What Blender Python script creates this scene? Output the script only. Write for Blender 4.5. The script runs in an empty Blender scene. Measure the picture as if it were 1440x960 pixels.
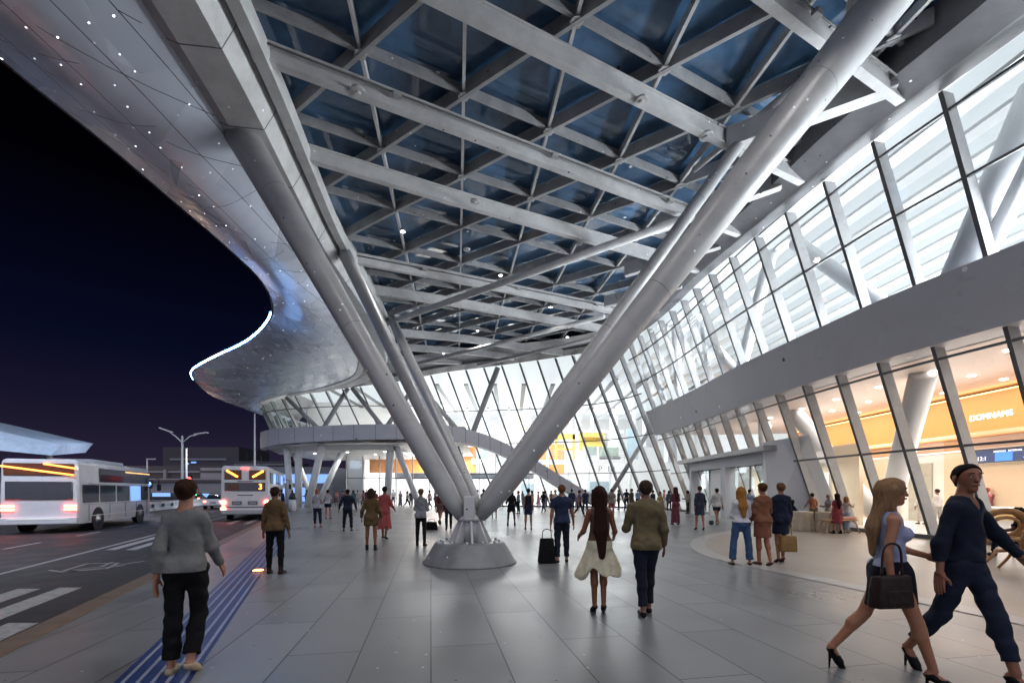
import bpy, bmesh, math, random
import numpy as np
from mathutils import Vector, Matrix
random.seed(7)
R = math.radians
scene = bpy.context.scene
col = scene.collection

# ---------------------------------------------------------------- camera
EYE = 1.62
cam_d = bpy.data.cameras.new('camera'); cam = bpy.data.objects.new('camera', cam_d); col.objects.link(cam)
cam.location = (0, 0, EYE); cam.rotation_euler = (R(90), 0, 0)
cam_d.sensor_width = 36; cam_d.lens = 16.0; cam_d.shift_y = 210/1440
cam_d.clip_start = 0.05; cam_d.clip_end = 3000
scene.camera = cam

# ---------------------------------------------------------------- night sky
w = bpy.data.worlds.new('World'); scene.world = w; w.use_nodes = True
nt = w.node_tree; nt.nodes.clear()
o_ = nt.nodes.new('ShaderNodeOutputWorld'); bg = nt.nodes.new('ShaderNodeBackground')
tc = nt.nodes.new('ShaderNodeTexCoord'); sp = nt.nodes.new('ShaderNodeSeparateXYZ'); rp = nt.nodes.new('ShaderNodeValToRGB')
nt.links.new(tc.outputs['Generated'], sp.inputs[0]); nt.links.new(sp.outputs['Z'], rp.inputs[0])
# added glow behind the viewer, a fill for columns, soffit and spandrel
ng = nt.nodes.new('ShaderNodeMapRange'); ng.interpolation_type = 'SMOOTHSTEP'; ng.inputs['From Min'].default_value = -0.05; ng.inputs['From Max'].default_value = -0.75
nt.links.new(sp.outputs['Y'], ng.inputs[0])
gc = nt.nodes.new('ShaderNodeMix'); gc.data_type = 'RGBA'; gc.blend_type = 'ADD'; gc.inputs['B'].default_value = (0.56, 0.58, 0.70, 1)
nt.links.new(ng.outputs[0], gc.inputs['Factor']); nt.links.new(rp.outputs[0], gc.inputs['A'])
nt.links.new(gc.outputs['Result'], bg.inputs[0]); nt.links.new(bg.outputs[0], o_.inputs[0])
e = rp.color_ramp.elements
e[0].position = 0.0; e[0].color = (0.020, 0.014, 0.030, 1)
e[1].position = 0.62; e[1].color = (0.0002, 0.0002, 0.0005, 1)
for p, c in ((0.06, (0.0165, 0.0125, 0.030, 1)), (0.15, (0.0075, 0.0065, 0.020, 1)), (0.24, (0.0022, 0.0032, 0.014, 1)), (0.36, (0.0010, 0.0014, 0.0065, 1)), (0.47, (0.0003, 0.0003, 0.0010, 1))):
    q = e.new(p); q.color = c
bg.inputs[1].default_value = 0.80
scene.view_settings.view_transform = 'Standard'; scene.view_settings.look = 'None'
scene.view_settings.exposure = 0.45; scene.view_settings.gamma = 1.0
cy = scene.cycles
cy.max_bounces = 7; cy.diffuse_bounces = 4; cy.glossy_bounces = 3; cy.transmission_bounces = 4; cy.transparent_max_bounces = 14
cy.sample_clamp_indirect = 6.0; cy.sample_clamp_direct = 0.0; cy.caustics_reflective = False; cy.caustics_refractive = False
cy.use_denoising = True; cy.use_adaptive_sampling = True; cy.adaptive_threshold = 0.02

# ---------------------------------------------------------------- helpers
def tag(o, label=None, cat=None, group=None, kind=None):
    if label: o['label'] = label
    if cat: o['category'] = cat
    if group: o['group'] = group
    if kind: o['kind'] = kind
    return o
def empty(name, loc=(0, 0, 0), rz=0.0):
    o = bpy.data.objects.new(name, None); col.objects.link(o); o.location = loc; o.rotation_euler = (0, 0, rz)
    o.empty_display_size = 0.2
    return o
def thing(name, label, cat, loc=(0, 0, 0), rz=0.0, group=None):
    return tag(empty(name, loc, rz), label, cat, group)
def obj(name, bm, mats, parent=None, smooth=False, label=None):
    me = bpy.data.meshes.new(name)
    if isinstance(bm, tuple):
        me.from_pydata([tuple(map(float, v)) for v in bm[0]], [], [tuple(map(int, f)) for f in bm[1]])
    else:
        bm.to_mesh(me); bm.free()
    if not isinstance(mats, (list, tuple)): mats = [mats]
    for m in mats: me.materials.append(m)
    if smooth:
        me.shade_smooth()
    o = bpy.data.objects.new(name, me); col.objects.link(o)
    if parent is not None: o.parent = parent
    if label: o['label'] = label
    return o
def autosmooth(o, ang=40):
    me = o.data
    me.shade_smooth()
    try: me.set_sharp_from_angle(angle=R(ang))
    except Exception: pass
    return o
def NB(): return bmesh.new()
def box(bm, c, s, rz=0.0, mi=0, M=None, bev=0.0):
    r = bmesh.ops.create_cube(bm, size=1.0)
    vs = r['verts']
    mat = Matrix.Translation(c) @ Matrix.Rotation(rz, 4, 'Z') @ Matrix.Diagonal((s[0], s[1], s[2], 1))
    if M is not None: mat = M @ mat
    bmesh.ops.transform(bm, matrix=mat, verts=vs)
    fs = {f for v in vs for f in v.link_faces}
    for f in fs: f.material_index = mi
    if bev > 0:
        es = list({e for v in vs for e in v.link_edges})
        rr = bmesh.ops.bevel(bm, geom=es, offset=bev, segments=3, profile=0.5, affect='EDGES')
        for f in rr['faces']: f.material_index = mi
    return vs
def box2(bm, lo, hi, **k):
    return box(bm, tuple((a+b)/2 for a, b in zip(lo, hi)), tuple(abs(b-a) for a, b in zip(lo, hi)), **k)
def tube(bm, pts, rad, n=12, caps=True, mi=0, flat=None):
    """swept round tube; rad number or list"""
    pts = [Vector(p) for p in pts]
    if not isinstance(rad, (list, tuple)): rad = [rad]*len(pts)
    rings = []; up = None
    for i, p in enumerate(pts):
        d = (pts[min(i+1, len(pts)-1)] - pts[max(i-1, 0)]).normalized()
        if up is None:
            a = Vector((0, 0, 1)) if abs(d.z) < 0.9 else Vector((1, 0, 0))
            u = d.cross(a).normalized()
        else:
            u = (up - d*up.dot(d)).normalized()
        up = u; v = d.cross(u)
        rings.append([bm.verts.new(p + (u*math.cos(2*math.pi*k/n) + v*math.sin(2*math.pi*k/n)*(flat or 1))*rad[i]) for k in range(n)])
    for a, b in zip(rings, rings[1:]):
        for k in range(n):
            f = bm.faces.new((a[k], a[(k+1) % n], b[(k+1) % n], b[k])); f.material_index = mi; f.smooth = True
    if caps:
        f = bm.faces.new(list(reversed(rings[0]))); f.material_index = mi
        f = bm.faces.new(rings[-1]); f.material_index = mi
    return rings
def sweep(bm, pts, prof, side=None, mi=0, closed_prof=True, caps=True, smooth=False):
    """sweep a (s,z) profile along pts; s = horizontal, to the right of travel; z = up"""
    pts = [Vector(p) for p in pts]; rings = []
    for i, p in enumerate(pts):
        d = pts[min(i+1, len(pts)-1)] - pts[max(i-1, 0)]
        dh = Vector((d.x, d.y, 0)).normalized(); s = Vector((dh.y, -dh.x, 0))
        rings.append([bm.verts.new(p + s*a + Vector((0, 0, b))) for a, b in prof])
    n = len(prof)
    for a, b in zip(rings, rings[1:]):
        for k in range(n if closed_prof else n-1):
            f = bm.faces.new((a[k], b[k], b[(k+1) % n], a[(k+1) % n])); f.material_index = mi; f.smooth = smooth
    if caps and closed_prof:
        bm.faces.new(rings[0]).material_index = mi; bm.faces.new(list(reversed(rings[-1]))).material_index = mi
    return rings
def rect(wd, h, z0=0.0, s0=0.0): return [(s0-wd/2, z0), (s0-wd/2, z0+h), (s0+wd/2, z0+h), (s0+wd/2, z0)]
def cone(bm, c, r0, r1, h, n=48, mi=0):
    a = [bm.verts.new((c[0]+r0*math.cos(t), c[1]+r0*math.sin(t), c[2])) for t in [2*math.pi*k/n for k in range(n)]]
    b = [bm.verts.new((c[0]+r1*math.cos(t), c[1]+r1*math.sin(t), c[2]+h)) for t in [2*math.pi*k/n for k in range(n)]]
    for k in range(n):
        f = bm.faces.new((a[k], a[(k+1) % n], b[(k+1) % n], b[k])); f.material_index = mi; f.smooth = True
    bm.faces.new(list(reversed(a))).material_index = mi; bm.faces.new(b).material_index = mi
def lathe(bm, prof, c=(0, 0, 0), n=32, mi=0):
    rings = [[bm.verts.new((c[0]+r*math.cos(2*math.pi*k/n), c[1]+r*math.sin(2*math.pi*k/n), c[2]+z)) for k in range(n)] for r, z in prof]
    for a, b in zip(rings, rings[1:]):
        for k in range(n):
            f = bm.faces.new((a[k], a[(k+1) % n], b[(k+1) % n], b[k])); f.material_index = mi; f.smooth = True
    bm.faces.new(list(reversed(rings[0]))).material_index = mi; bm.faces.new(rings[-1]).material_index = mi
def poly(bm, pts, mi=0):
    f = bm.faces.new([bm.verts.new(p) for p in pts]); f.material_index = mi; return f
def cr(pts, n):
    """resample by Catmull-Rom, n points per span; pts any-dimension tuples"""
    P = np.array(pts, float); out = []
    for i in range(len(P)-1):
        p0 = P[max(i-1, 0)]; p1 = P[i]; p2 = P[i+1]; p3 = P[min(i+2, len(P)-1)]
        for k in range(n):
            t = k/n
            out.append(0.5*((2*p1)+(-p0+p2)*t+(2*p0-5*p1+4*p2-p3)*t*t+(-p0+3*p1-3*p2+p3)*t**3))
    out.append(P[-1]); return [tuple(x) for x in out]
def resample(pts, step):
    P = np.array(pts, float); d = np.r_[0, np.cumsum(np.linalg.norm(np.diff(P, axis=0), axis=1))]
    n = max(2, int(round(d[-1]/step))+1); s = np.linspace(0, d[-1], n)
    return [tuple(np.interp(x, d, P[:, k]) for k in range(P.shape[1])) for x in s]
def at(px, py, Y):
    """survey helper: picture coordinates of the photo (1440 wide) and a depth -> metres"""
    return (round((px-720)/640*Y, 3), Y, round(EYE+(690-py)/640*Y, 3))

# ---------------------------------------------------------------- materials
def srgb(h):
    h = h.lstrip('#'); c = [int(h[i:i+2], 16)/255 for i in (0, 2, 4)]
    return tuple(x/12.92 if x <= 0.04045 else ((x+0.055)/1.055)**2.4 for x in c)
def mat(name, color, rough=0.5, metal=0.0, nscale=3.0, namt=0.15, bump=0.0, bscale=40.0, spec=0.5, coords='Object', stretch=(1, 1, 1), coat=0.0, rvar=0.0, specks=0.0):
    m = bpy.data.materials.new(name); m.use_nodes = True; t = m.node_tree; b = t.nodes['Principled BSDF']
    c = tuple(color)+(1,) if len(color) == 3 else color
    b.inputs['Roughness'].default_value = rough; b.inputs['Metallic'].default_value = metal
    b.inputs['Specular IOR Level'].default_value = spec; b.inputs['Coat Weight'].default_value = coat
    tc = t.nodes.new('ShaderNodeTexCoord'); mp = t.nodes.new('ShaderNodeMapping'); mp.inputs['Scale'].default_value = stretch
    t.links.new(tc.outputs[coords], mp.inputs[0])
    n = t.nodes.new('ShaderNodeTexNoise'); n.inputs['Scale'].default_value = nscale; n.inputs['Detail'].default_value = 5; n.inputs['Roughness'].default_value = 0.6
    t.links.new(mp.outputs[0], n.inputs['Vector'])
    mr = t.nodes.new('ShaderNodeMapRange'); mr.inputs['From Min'].default_value = 0.3; mr.inputs['From Max'].default_value = 0.7
    mr.inputs['To Min'].default_value = 1-namt; mr.inputs['To Max'].default_value = 1+namt
    t.links.new(n.outputs[0], mr.inputs[0])
    mx = t.nodes.new('ShaderNodeVectorMath'); mx.operation = 'SCALE'; mx.inputs[0].default_value = c[:3]
    t.links.new(mr.outputs[0], mx.inputs['Scale']); t.links.new(mx.outputs[0], b.inputs['Base Color'])
    if specks > 0:
        v = t.nodes.new('ShaderNodeTexVoronoi'); v.inputs['Scale'].default_value = specks; t.links.new(tc.outputs[coords], v.inputs['Vector'])
        lt = t.nodes.new('ShaderNodeMath'); lt.operation = 'LESS_THAN'; lt.inputs[1].default_value = 0.11; t.links.new(v.outputs['Distance'], lt.inputs[0])
        sc = t.nodes.new('ShaderNodeSeparateColor'); t.links.new(v.outputs['Color'], sc.inputs[0])
        g1 = t.nodes.new('ShaderNodeMath'); g1.operation = 'GREATER_THAN'; g1.inputs[1].default_value = 0.62; t.links.new(sc.outputs[0], g1.inputs[0])
        g2 = t.nodes.new('ShaderNodeMath'); g2.operation = 'GREATER_THAN'; g2.inputs[1].default_value = 0.55; t.links.new(sc.outputs[1], g2.inputs[0])
        ml = t.nodes.new('ShaderNodeMath'); ml.operation = 'MULTIPLY'; t.links.new(lt.outputs[0], ml.inputs[0]); t.links.new(g1.outputs[0], ml.inputs[1])
        cm = t.nodes.new('ShaderNodeMix'); cm.data_type = 'RGBA'; cm.inputs['A'].default_value = (0.03, 0.03, 0.03, 1); cm.inputs['B'].default_value = (0.85, 0.86, 0.9, 1); t.links.new(g2.outputs[0], cm.inputs['Factor'])
        fm = t.nodes.new('ShaderNodeMix'); fm.data_type = 'RGBA'; t.links.new(ml.outputs[0], fm.inputs['Factor']); t.links.new(mx.outputs[0], fm.inputs['A']); t.links.new(cm.outputs['Result'], fm.inputs['B'])
        # long faint drip and rub marks
        n4 = t.nodes.new('ShaderNodeTexNoise'); n4.inputs['Scale'].default_value = 1.6; n4.inputs['Detail'].default_value = 8; n4.inputs['Roughness'].default_value = 0.7; n4.inputs['Distortion'].default_value = 1.2
        t.links.new(tc.outputs[coords], n4.inputs['Vector'])
        r4 = t.nodes.new('ShaderNodeMapRange'); r4.inputs['From Min'].default_value = 0.56; r4.inputs['From Max'].default_value = 0.70; r4.inputs['To Min'].default_value = 1.0; r4.inputs['To Max'].default_value = 0.86; t.links.new(n4.outputs[0], r4.inputs[0])
        s4 = t.nodes.new('ShaderNodeVectorMath'); s4.operation = 'SCALE'; t.links.new(fm.outputs['Result'], s4.inputs[0]); t.links.new(r4.outputs[0], s4.inputs['Scale'])
        t.links.new(s4.outputs[0], b.inputs['Base Color'])
    if rvar > 0:
        m2 = t.nodes.new('ShaderNodeMapRange'); m2.inputs['From Min'].default_value = 0.3; m2.inputs['From Max'].default_value = 0.7
        m2.inputs['To Min'].default_value = max(0.02, rough-rvar); m2.inputs['To Max'].default_value = rough+rvar
        t.links.new(n.outputs[0], m2.inputs[0]); t.links.new(m2.outputs[0], b.inputs['Roughness'])
    if bump > 0:
        n2 = t.nodes.new('ShaderNodeTexNoise'); n2.inputs['Scale'].default_value = bscale; n2.inputs['Detail'].default_value = 3
        t.links.new(mp.outputs[0], n2.inputs['Vector'])
        bp = t.nodes.new('ShaderNodeBump'); bp.inputs['Strength'].default_value = bump; bp.inputs['Distance'].default_value = 0.02
        t.links.new(n2.outputs[0], bp.inputs['Height']); t.links.new(bp.outputs[0], b.inputs['Normal'])
    return m
def emit(name, color, strength, base=None):
    m = bpy.data.materials.new(name); m.use_nodes = True; t = m.node_tree; b = t.nodes['Principled BSDF']
    b.inputs['Base Color'].default_value = tuple(base or color)+(1,); b.inputs['Emission Color'].default_value = tuple(color)+(1,)
    b.inputs['Emission Strength'].default_value = strength; b.inputs['Roughness'].default_value = 0.5
    return m
def thin_glass(name, tint=(0.93, 0.97, 0.98), ior=1.45, extra=0.0):
    m = bpy.data.materials.new(name); m.use_nodes = True; t = m.node_tree; t.nodes.clear()
    out = t.nodes.new('ShaderNodeOutputMaterial'); mix = t.nodes.new('ShaderNodeMixShader')
    tr = t.nodes.new('ShaderNodeBsdfTransparent'); tr.inputs[0].default_value = tint+(1,)
    gl = t.nodes.new('ShaderNodeBsdfGlossy'); gl.inputs['Roughness'].default_value = 0.02; gl.inputs['Color'].default_value = (0.9, 0.95, 1, 1)
    lw = t.nodes.new('ShaderNodeLayerWeight'); lw.inputs['Blend'].default_value = 0.5
    pw = t.nodes.new('ShaderNodeMath'); pw.operation = 'POWER'; pw.inputs[1].default_value = 5.0; t.links.new(lw.outputs['Facing'], pw.inputs[0])
    ad = t.nodes.new('ShaderNodeMath'); ad.operation = 'MULTIPLY_ADD'; ad.inputs[1].default_value = 0.85; ad.inputs[2].default_value = 0.05+extra; ad.use_clamp = True
    t.links.new(pw.outputs[0], ad.inputs[0]); t.links.new(ad.outputs[0], mix.inputs[0])
    t.links.new(tr.outputs[0], mix.inputs[1]); t.links.new(gl.outputs[0], mix.inputs[2]); t.links.new(mix.outputs[0], out.inputs[0])
    return m
M = {}
M['steel'] = mat('painted_steel', (0.50, 0.495, 0.50), 0.45, nscale=1.5, namt=0.16, bump=0.10, bscale=25, rvar=0.1, specks=3.0)
M['steel_dark'] = mat('painted_steel_purlin', (0.33, 0.33, 0.34), 0.5, nscale=2, namt=0.18, bump=0.08, specks=3.5)
M['column'] = mat('painted_column', (0.30, 0.30, 0.305), 0.42, nscale=1.2, namt=0.13, bump=0.16, bscale=18, rvar=0.12, specks=4.0)
M['column_white'] = mat('white_column_paint', (0.72, 0.73, 0.75), 0.4, nscale=1, namt=0.05)
M['pedestal'] = mat('pedestal_paint', (0.17, 0.175, 0.185), 0.42, nscale=2.5, namt=0.2, bump=0.08, rvar=0.12, specks=5.0)
M['spandrel'] = mat('spandrel_panel', (0.50, 0.50, 0.54), 0.5, nscale=0.8, namt=0.04, bump=0.04, specks=1.2)
M['mullion'] = mat('mullion_alu', (0.34, 0.335, 0.34), 0.45, nscale=3, namt=0.1)
M['dark_alu'] = mat('dark_alu', (0.11, 0.11, 0.115), 0.45)
M['white'] = mat('white_paint', (0.80, 0.80, 0.80), 0.5, nscale=1, namt=0.03)
M['white_floor'] = mat('pale_floor', (0.60, 0.59, 0.57), 0.25, nscale=0.6, namt=0.06)
M['cream'] = mat('cream_panel', (0.72, 0.60, 0.44), 0.5, nscale=0.7, namt=0.06)
M['orange'] = mat('orange_wall', (0.80, 0.33, 0.09), 0.5, nscale=0.5, namt=0.05)
M['wood'] = mat('bent_wood', (0.36, 0.17, 0.055), 0.4, nscale=6, namt=0.35, stretch=(1, 1, 6))
M['timber'] = mat('pale_timber', (0.68, 0.46, 0.20), 0.45, nscale=3, namt=0.15, stretch=(1, 8, 1))
M['black'] = mat('black_plastic', (0.015, 0.015, 0.017), 0.4)
M['tyre'] = mat('tyre_rubber', (0.02, 0.02, 0.02), 0.8)
M['chrome'] = mat('brushed_metal', (0.5, 0.5, 0.52), 0.3, metal=1.0)
M['grey_door'] = mat('grey_green_door', (0.42, 0.45, 0.40), 0.5)
M['glass'] = thin_glass('facade_glass')
M['glass_green'] = thin_glass('end_glass', (0.80, 0.90, 0.87), extra=0.03)
M['luminous'] = emit('luminous_ceiling', (1.0, 0.985, 0.96), 2.6)
M['luminous_cool'] = emit('luminous_ceiling_cool', (0.88, 0.95, 1.0), 0.50, (0.14, 0.145, 0.15))
M['cove'] = emit('cove_light', (1.0, 0.66, 0.26), 2.4)
M['downlight'] = emit('downlight_lens', (1.0, 0.98, 0.95), 14.0)
M['led'] = emit('led_strip', (0.16, 0.42, 1.0), 30.0)
# ================================================================ facade curves (x, y, z)
TOP = cr([(13.0, 5.5, 12.2), (12.6, 7.2, 12.2), (12.2, 9.0, 12.2), (11.8, 10.7, 12.2), (11.3, 12.5, 12.2), (10.9, 14.2, 12.2), (10.65, 16, 12.2), (10.2, 19.5, 12.3),
          (9.8, 23.5, 12.45), (9.7, 27.3, 12.6), (9.3, 31.5, 12.75), (8.5, 35.0, 12.95), (6.9, 37.3, 13.05), (4.6, 38.9, 13.1), (1.3, 40.3, 13.0),
          (-2.5, 41.4, 12.8), (-6.5, 42.2, 12.5), (-10.6, 42.6, 11.8), (-15, 42.6, 11.25), (-19.5, 43.6, 10.9), (-23.5, 45.2, 10.6), (-26.2, 47.4, 10.4), (-27.0, 50, 10.4), (-27.2, 54, 10.4), (-27, 60, 10.4)], 6)
BASE = cr([(16.2, 5.0, 0), (15.8, 7.0, 0), (15.4, 9.0, 0), (15.1, 11.0, 0), (14.9, 12.6, 0), (14.6, 14.3, 0), (14.35, 16, 0), (14.1, 19.3, 0),
           (14.0, 23.2, 0), (14.0, 27.3, 0), (14.0, 31.8, 0), (13.9, 36.5, 0), (13.0, 40.5, 0), (10.3, 44.0, 0), (6.4, 45.6, 0),
           (2.2, 46.5, 0), (-2.0, 47.0, 0), (-6.6, 47.3, 0), (-11, 47.3, 0), (-15.5, 47.8, 0), (-19.5, 48.8, 0), (-22.8, 50.5, 0), (-23.6, 52.5, 0), (-23.8, 55, 0), (-23.8, 60, 0)], 6)
NS = len(TOP)
def fac(s, z):
    """point of the leaning facade at curve parameter s (0..NS-1) and height z"""
    i = min(int(s), NS-2); f = s-i
    t = Vector(TOP[i]).lerp(Vector(TOP[i+1]), f); b = Vector(BASE[i]).lerp(Vector(BASE[i+1]), f)
    return b.lerp(t, z/t.z)
def fac_out(s, z):
    a = fac(max(s-0.4, 0), z); b = fac(min(s+0.4, NS-1), z); d = (b-a); n = Vector((-d.y, d.x, 0)).normalized()
    return n   # towards the concourse
def ztop(s): return fac(s, 1).z*0 + (TOP[min(int(s), NS-2)][2]*(1-(s-int(s))) + TOP[min(int(s)+1, NS-1)][2]*(s-int(s)))
# stations about 1.75 m apart along the mid height
S_ST = [0.0]; acc = 0.0; last = fac(0, 7)
k = 0.0
while k < NS-1.02:
    k += 0.02; p = fac(k, 7); acc += (p-last).length; last = p
    if acc >= 1.75: S_ST.append(k); acc = 0.0
S_CORNER = 11*6      # where the spandrel ends
S_DECK = 16*6 + 3    # where the full-height wall gives way to the raised deck
def s_at_y(y):
    for i in range(NS*10):
        if TOP[min(int(i/10), NS-1)][1] >= y: return i/10
bld = thing('terminal_building', 'glass airport terminal with leaning mullions, grey spandrel band and brightly lit hall', 'building')
Z_LO, Z_HI = 6.0, 7.8
Z_DECK = 7.65
for i, s in enumerate(S_ST):
    deck = s > S_DECK
    spans = [(Z_DECK-0.2, ztop(s))] if deck else ([(0, Z_LO), (Z_HI, ztop(s))] if s < S_CORNER else [(0, ztop(s))])
    for z0, z1 in spans:
        bm = NB(); a = fac(s, z0); b = fac(s, z1); n = fac_out(s, (z0+z1)/2)
        tdir = Vector((-n.y, n.x, 0)); wd = 0.055 if s < S_CORNER else 0.075; dp = 0.17 if s < S_CORNER+6 else 0.14
        vv = []
        for p in (a, b):
            vv.append([bm.verts.new(p + tdir*x + n*y) for x, y in ((-wd, 0.05), (wd, 0.05), (wd, -2*dp), (-wd, -2*dp))])
        for q in range(4): bm.faces.new((vv[0][q], vv[0][(q+1) % 4], vv[1][(q+1) % 4], vv[1][q])).material_index = 1 if q == 0 else 0
        bm.faces.new(vv[0]); bm.faces.new(vv[1])
        bmesh.ops.recalc_face_normals(bm, faces=bm.faces)
        obj('mullion', bm, [M['mullion'], M['dark_alu']], bld)
def frange(a, b, st):
    out = []
    while a < b-1e-6: out.append(a); a += st
    out.append(b); return out
def transom(s0, s1, z, name='transom', r=0.035):
    bm = NB(); pts = [fac(s, z) for s in frange(s0, s1, 0.5)]
    sweep(bm, pts, rect(0.07, 0.075, -0.037))
    obj(name, bm, M['dark_alu'], bld)
for z in (0.06, 3.0, 5.62): transom(0, S_CORNER, z)
for z in (9.95, 11.7): transom(0, S_CORNER, z)
for z in (0.06, 3.3, 6.2, 9.2): transom(S_CORNER, S_DECK, z)
transom(S_DECK, NS-1, 9.7)
# glass: one sheet per bay
for s0, s1 in zip(S_ST, S_ST[1:]):
    deck = (s0+s1)/2 > S_DECK
    spans = [(Z_DECK-0.2, None)] if deck else ([(0, Z_LO), (Z_HI, None)] if s0 < S_CORNER else [(0, None)])
    bm = NB()
    for z0, z1 in spans:
        poly(bm, [fac(s0, z0), fac(s1, z0), fac(s1, z1 or ztop(s1)), fac(s0, z1 or ztop(s0))])
    obj('glass_pane', bm, M['glass_green'] if s0 > 19.5*6 else M['glass'], bld)
# spandrel band on the right hand wing
bm = NB()
sp_s = frange(0, S_CORNER, 1.0); rings = []
for s in sp_s:
    n = fac_out(s, 7)
    lo = fac(s, Z_LO) + n*0.22; hi = fac(s, Z_HI) + n*0.22
    rings.append([bm.verts.new(v) for v in (lo, hi, hi-n*1.2, lo-n*1.2)])
for a, b in zip(rings, rings[1:]):
    for q in range(4): bm.faces.new((a[q], b[q], b[(q+1) % 4], a[(q+1) % 4])).smooth = False
bm.faces.new(rings[0]); bm.faces.new(list(reversed(rings[-1])))
obj('spandrel', bm, M['spandrel'], bld)
# raised deck band + arched ramp (one continuous grey band)
band = [(-26.0, 47.2, 7.55), (-25.3, 46.0, 7.6), (-22.5, 43.9, 7.65), (-18.5, 42.4, 7.65), (-14.5, 41.7, 7.7), (-10.5, 41.3, 7.7), (-7.5, 41.1, 7.7), (-5.4, 41.0, 7.45), (-3.0, 41.0, 6.9),
        (-1.0, 41.0, 6.1), (1.0, 41.0, 5.05), (3.2, 41.0, 3.75), (5.4, 41.2, 2.4), (7.2, 41.4, 1.4), (8.6, 41.6, 0.72)]
hgt = [1.7, 1.65, 1.55, 1.45, 1.4, 1.38, 1.35, 1.3, 1.25, 1.2, 1.15, 1.1, 1.0, .85, .7]
bc = cr([b+(h,) for b, h in zip(band, hgt)], 6)
def band_part(pts, name, depth):
    bm = NB(); rings = []
    for i, p in enumerate(pts):
        q0 = pts[max(i-1, 0)]; q1 = pts[min(i+1, len(pts)-1)]
        d = Vector((q1[0]-q0[0], q1[1]-q0[1], 0)).normalized(); nb = Vector((-d.y, d.x, 0))
        v = Vector(p[:3]); h = p[3]
        rings.append([bm.verts.new(x) for x in (v-Vector((0, 0, h)), v, v+nb*depth, v+nb*depth-Vector((0, 0, h)))])
    for a, b in zip(rings, rings[1:]):
        for q in range(4): bm.faces.new((a[q], a[(q+1) % 4], b[(q+1) % 4], b[q]))
    bm.faces.new(rings[0]); bm.faces.new(rings[-1])
    bmesh.ops.recalc_face_normals(bm, faces=bm.faces)
    return obj(name, bm, M['spandrel'], bld)
band_part(bc[:43], 'deck_band', 0.5)
band_part(bc[42:], 'ramp', 2.2)
for i in range(0, len(bc)-4, 3):
    bm = NB()
    p = Vector(bc[i][:3]); q = Vector(bc[i+1][:3]); d = (q-p).normalized(); n = Vector((d.y, -d.x, 0)).normalized()
    h = bc[i][3]; t = Vector((d.x, d.y, 0)).normalized()*0.02
    a = p+n*0.004
    poly(bm, [a-t, a+t, a+t-Vector((0, 0, h)), a-t-Vector((0, 0, h))]); obj('band_joint', bm, M['dark_alu'], bld)
# ramp handrail
# deck slab soffit
outl = [Vector(p[:3]) for p in bc[:46]]
bm = NB()
poly(bm, [(-26.2, 60, 6.0)] + [(p.x, p.y+0.06, 6.02) for p in outl] + [(-5.0, 60, 6.0)])
poly(bm, [(-26.2, 60, 7.4)] + [(p.x, p.y+0.06, 7.4) for p in outl] + [(-5.0, 60, 7.4)])
obj('deck_slab', bm, M['white'], bld)
# bottom lip of the rounded end, lower and set back
bm = NB()
lip = [(-25.4, 60), (-25.3, 50), (-24.6, 48.2), (-22.5, 46.3), (-18.5, 44.8), (-14.5, 44.2), (-11.5, 44.4)]
rr = cr(lip, 4); 
for (a, b) in zip(rr, rr[1:]):
    poly(bm, [(a[0], a[1], 5.62), (b[0], b[1], 5.62), (b[0], b[1]-.8, 6.0), (a[0]-.5, a[1]-.6, 6.0)])
poly(bm, [(x, y, 5.62) for x, y in rr] + [(-11.5, 60, 5.62)])
obj('deck_underside', bm, M['white'], bld)
# interior shells
bm = NB()
inner = [fac(s, 6.05) for s in frange(0, S_CORNER, 3)]
poly(bm, [(p.x+0.9, p.y, 5.98) for p in inner] + [(32, 33, 5.98), (32, 5, 5.98)])
obj('lower_ceiling', bm, mat('pinkish_ceiling', (0.70, 0.58, 0.52), 0.5, namt=0.04), bld)
bm = NB()
poly(bm, [(p.x+0.9, p.y, 7.75) for p in [fac(s, 7.8) for s in frange(0, S_CORNER, 3)]] + [(32, 33, 7.75), (32, 5, 7.75)])
obj('upper_floor', bm, M['white_floor'], bld)
M['glassy'] = mat('pale_blue_panel', (0.42, 0.55, 0.62), 0.3, namt=.1)
M['louvre'] = mat('louvre_blade', (0.09, 0.095, 0.10), 0.5)
# upper ceiling with louvres, lit from above
bm = NB()
tops = [Vector(TOP[int(s)]) for s in range(0, NS, 3)]
poly(bm, [(p.x+.25, p.y+0.1, 13.35) for p in tops] + [(-27, 75, 13.35), (45, 75, 13.35), (45, 4, 13.35)])
obj('upper_ceiling', bm, M['luminous_cool'], bld)
for k in range(16):
    x = 11.4 + k*1.35
    bm = NB(); sweep(bm, [(x+0.9, 4.5, 12.35), (x+0.0, 12, 12.35), (x-0.7, 20, 12.45), (x-0.9, 30, 12.6), (x-0.9, 36, 12.8), (x-0.9, 50, 12.9)], rect(0.5, 0.12))
    obj('ceiling_louvre', bm, M['white'], bld)
# back walls
bm = NB()
box2(bm, (30, 4, 7.8), (30.3, 33, 13.6)); box2(bm, (30, 33, 0), (30.3, 75, 13.6)); box2(bm, (-27, 60, 7.42), (-9, 60.3, 13.3)); box2(bm, (-27, 74.6, 0), (30, 75, 13.6)); box2(bm, (16, 3.6, -0.02), (32, 3.9, 13.6))
obj('back_wall', bm, M['white'], bld)
bm = NB()
box2(bm, (22.2, 4, 0), (22.5, 33, 5.95)); box2(bm, (22.2, 33, 0), (30, 33.3, 5.95))
obj('lower_back_wall', bm, M['white'], bld)
bm = NB(); box2(bm, (20.0, 10.5, 4.15), (22.2, 33, 5.72)); obj('orange_bulkhead', bm, M['orange'], bld)
bm = NB(); box2(bm, (20.02, 10.5, 5.722), (20.32, 33, 5.78)); obj('cove_light', bm, M['cove'], bld)
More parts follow.
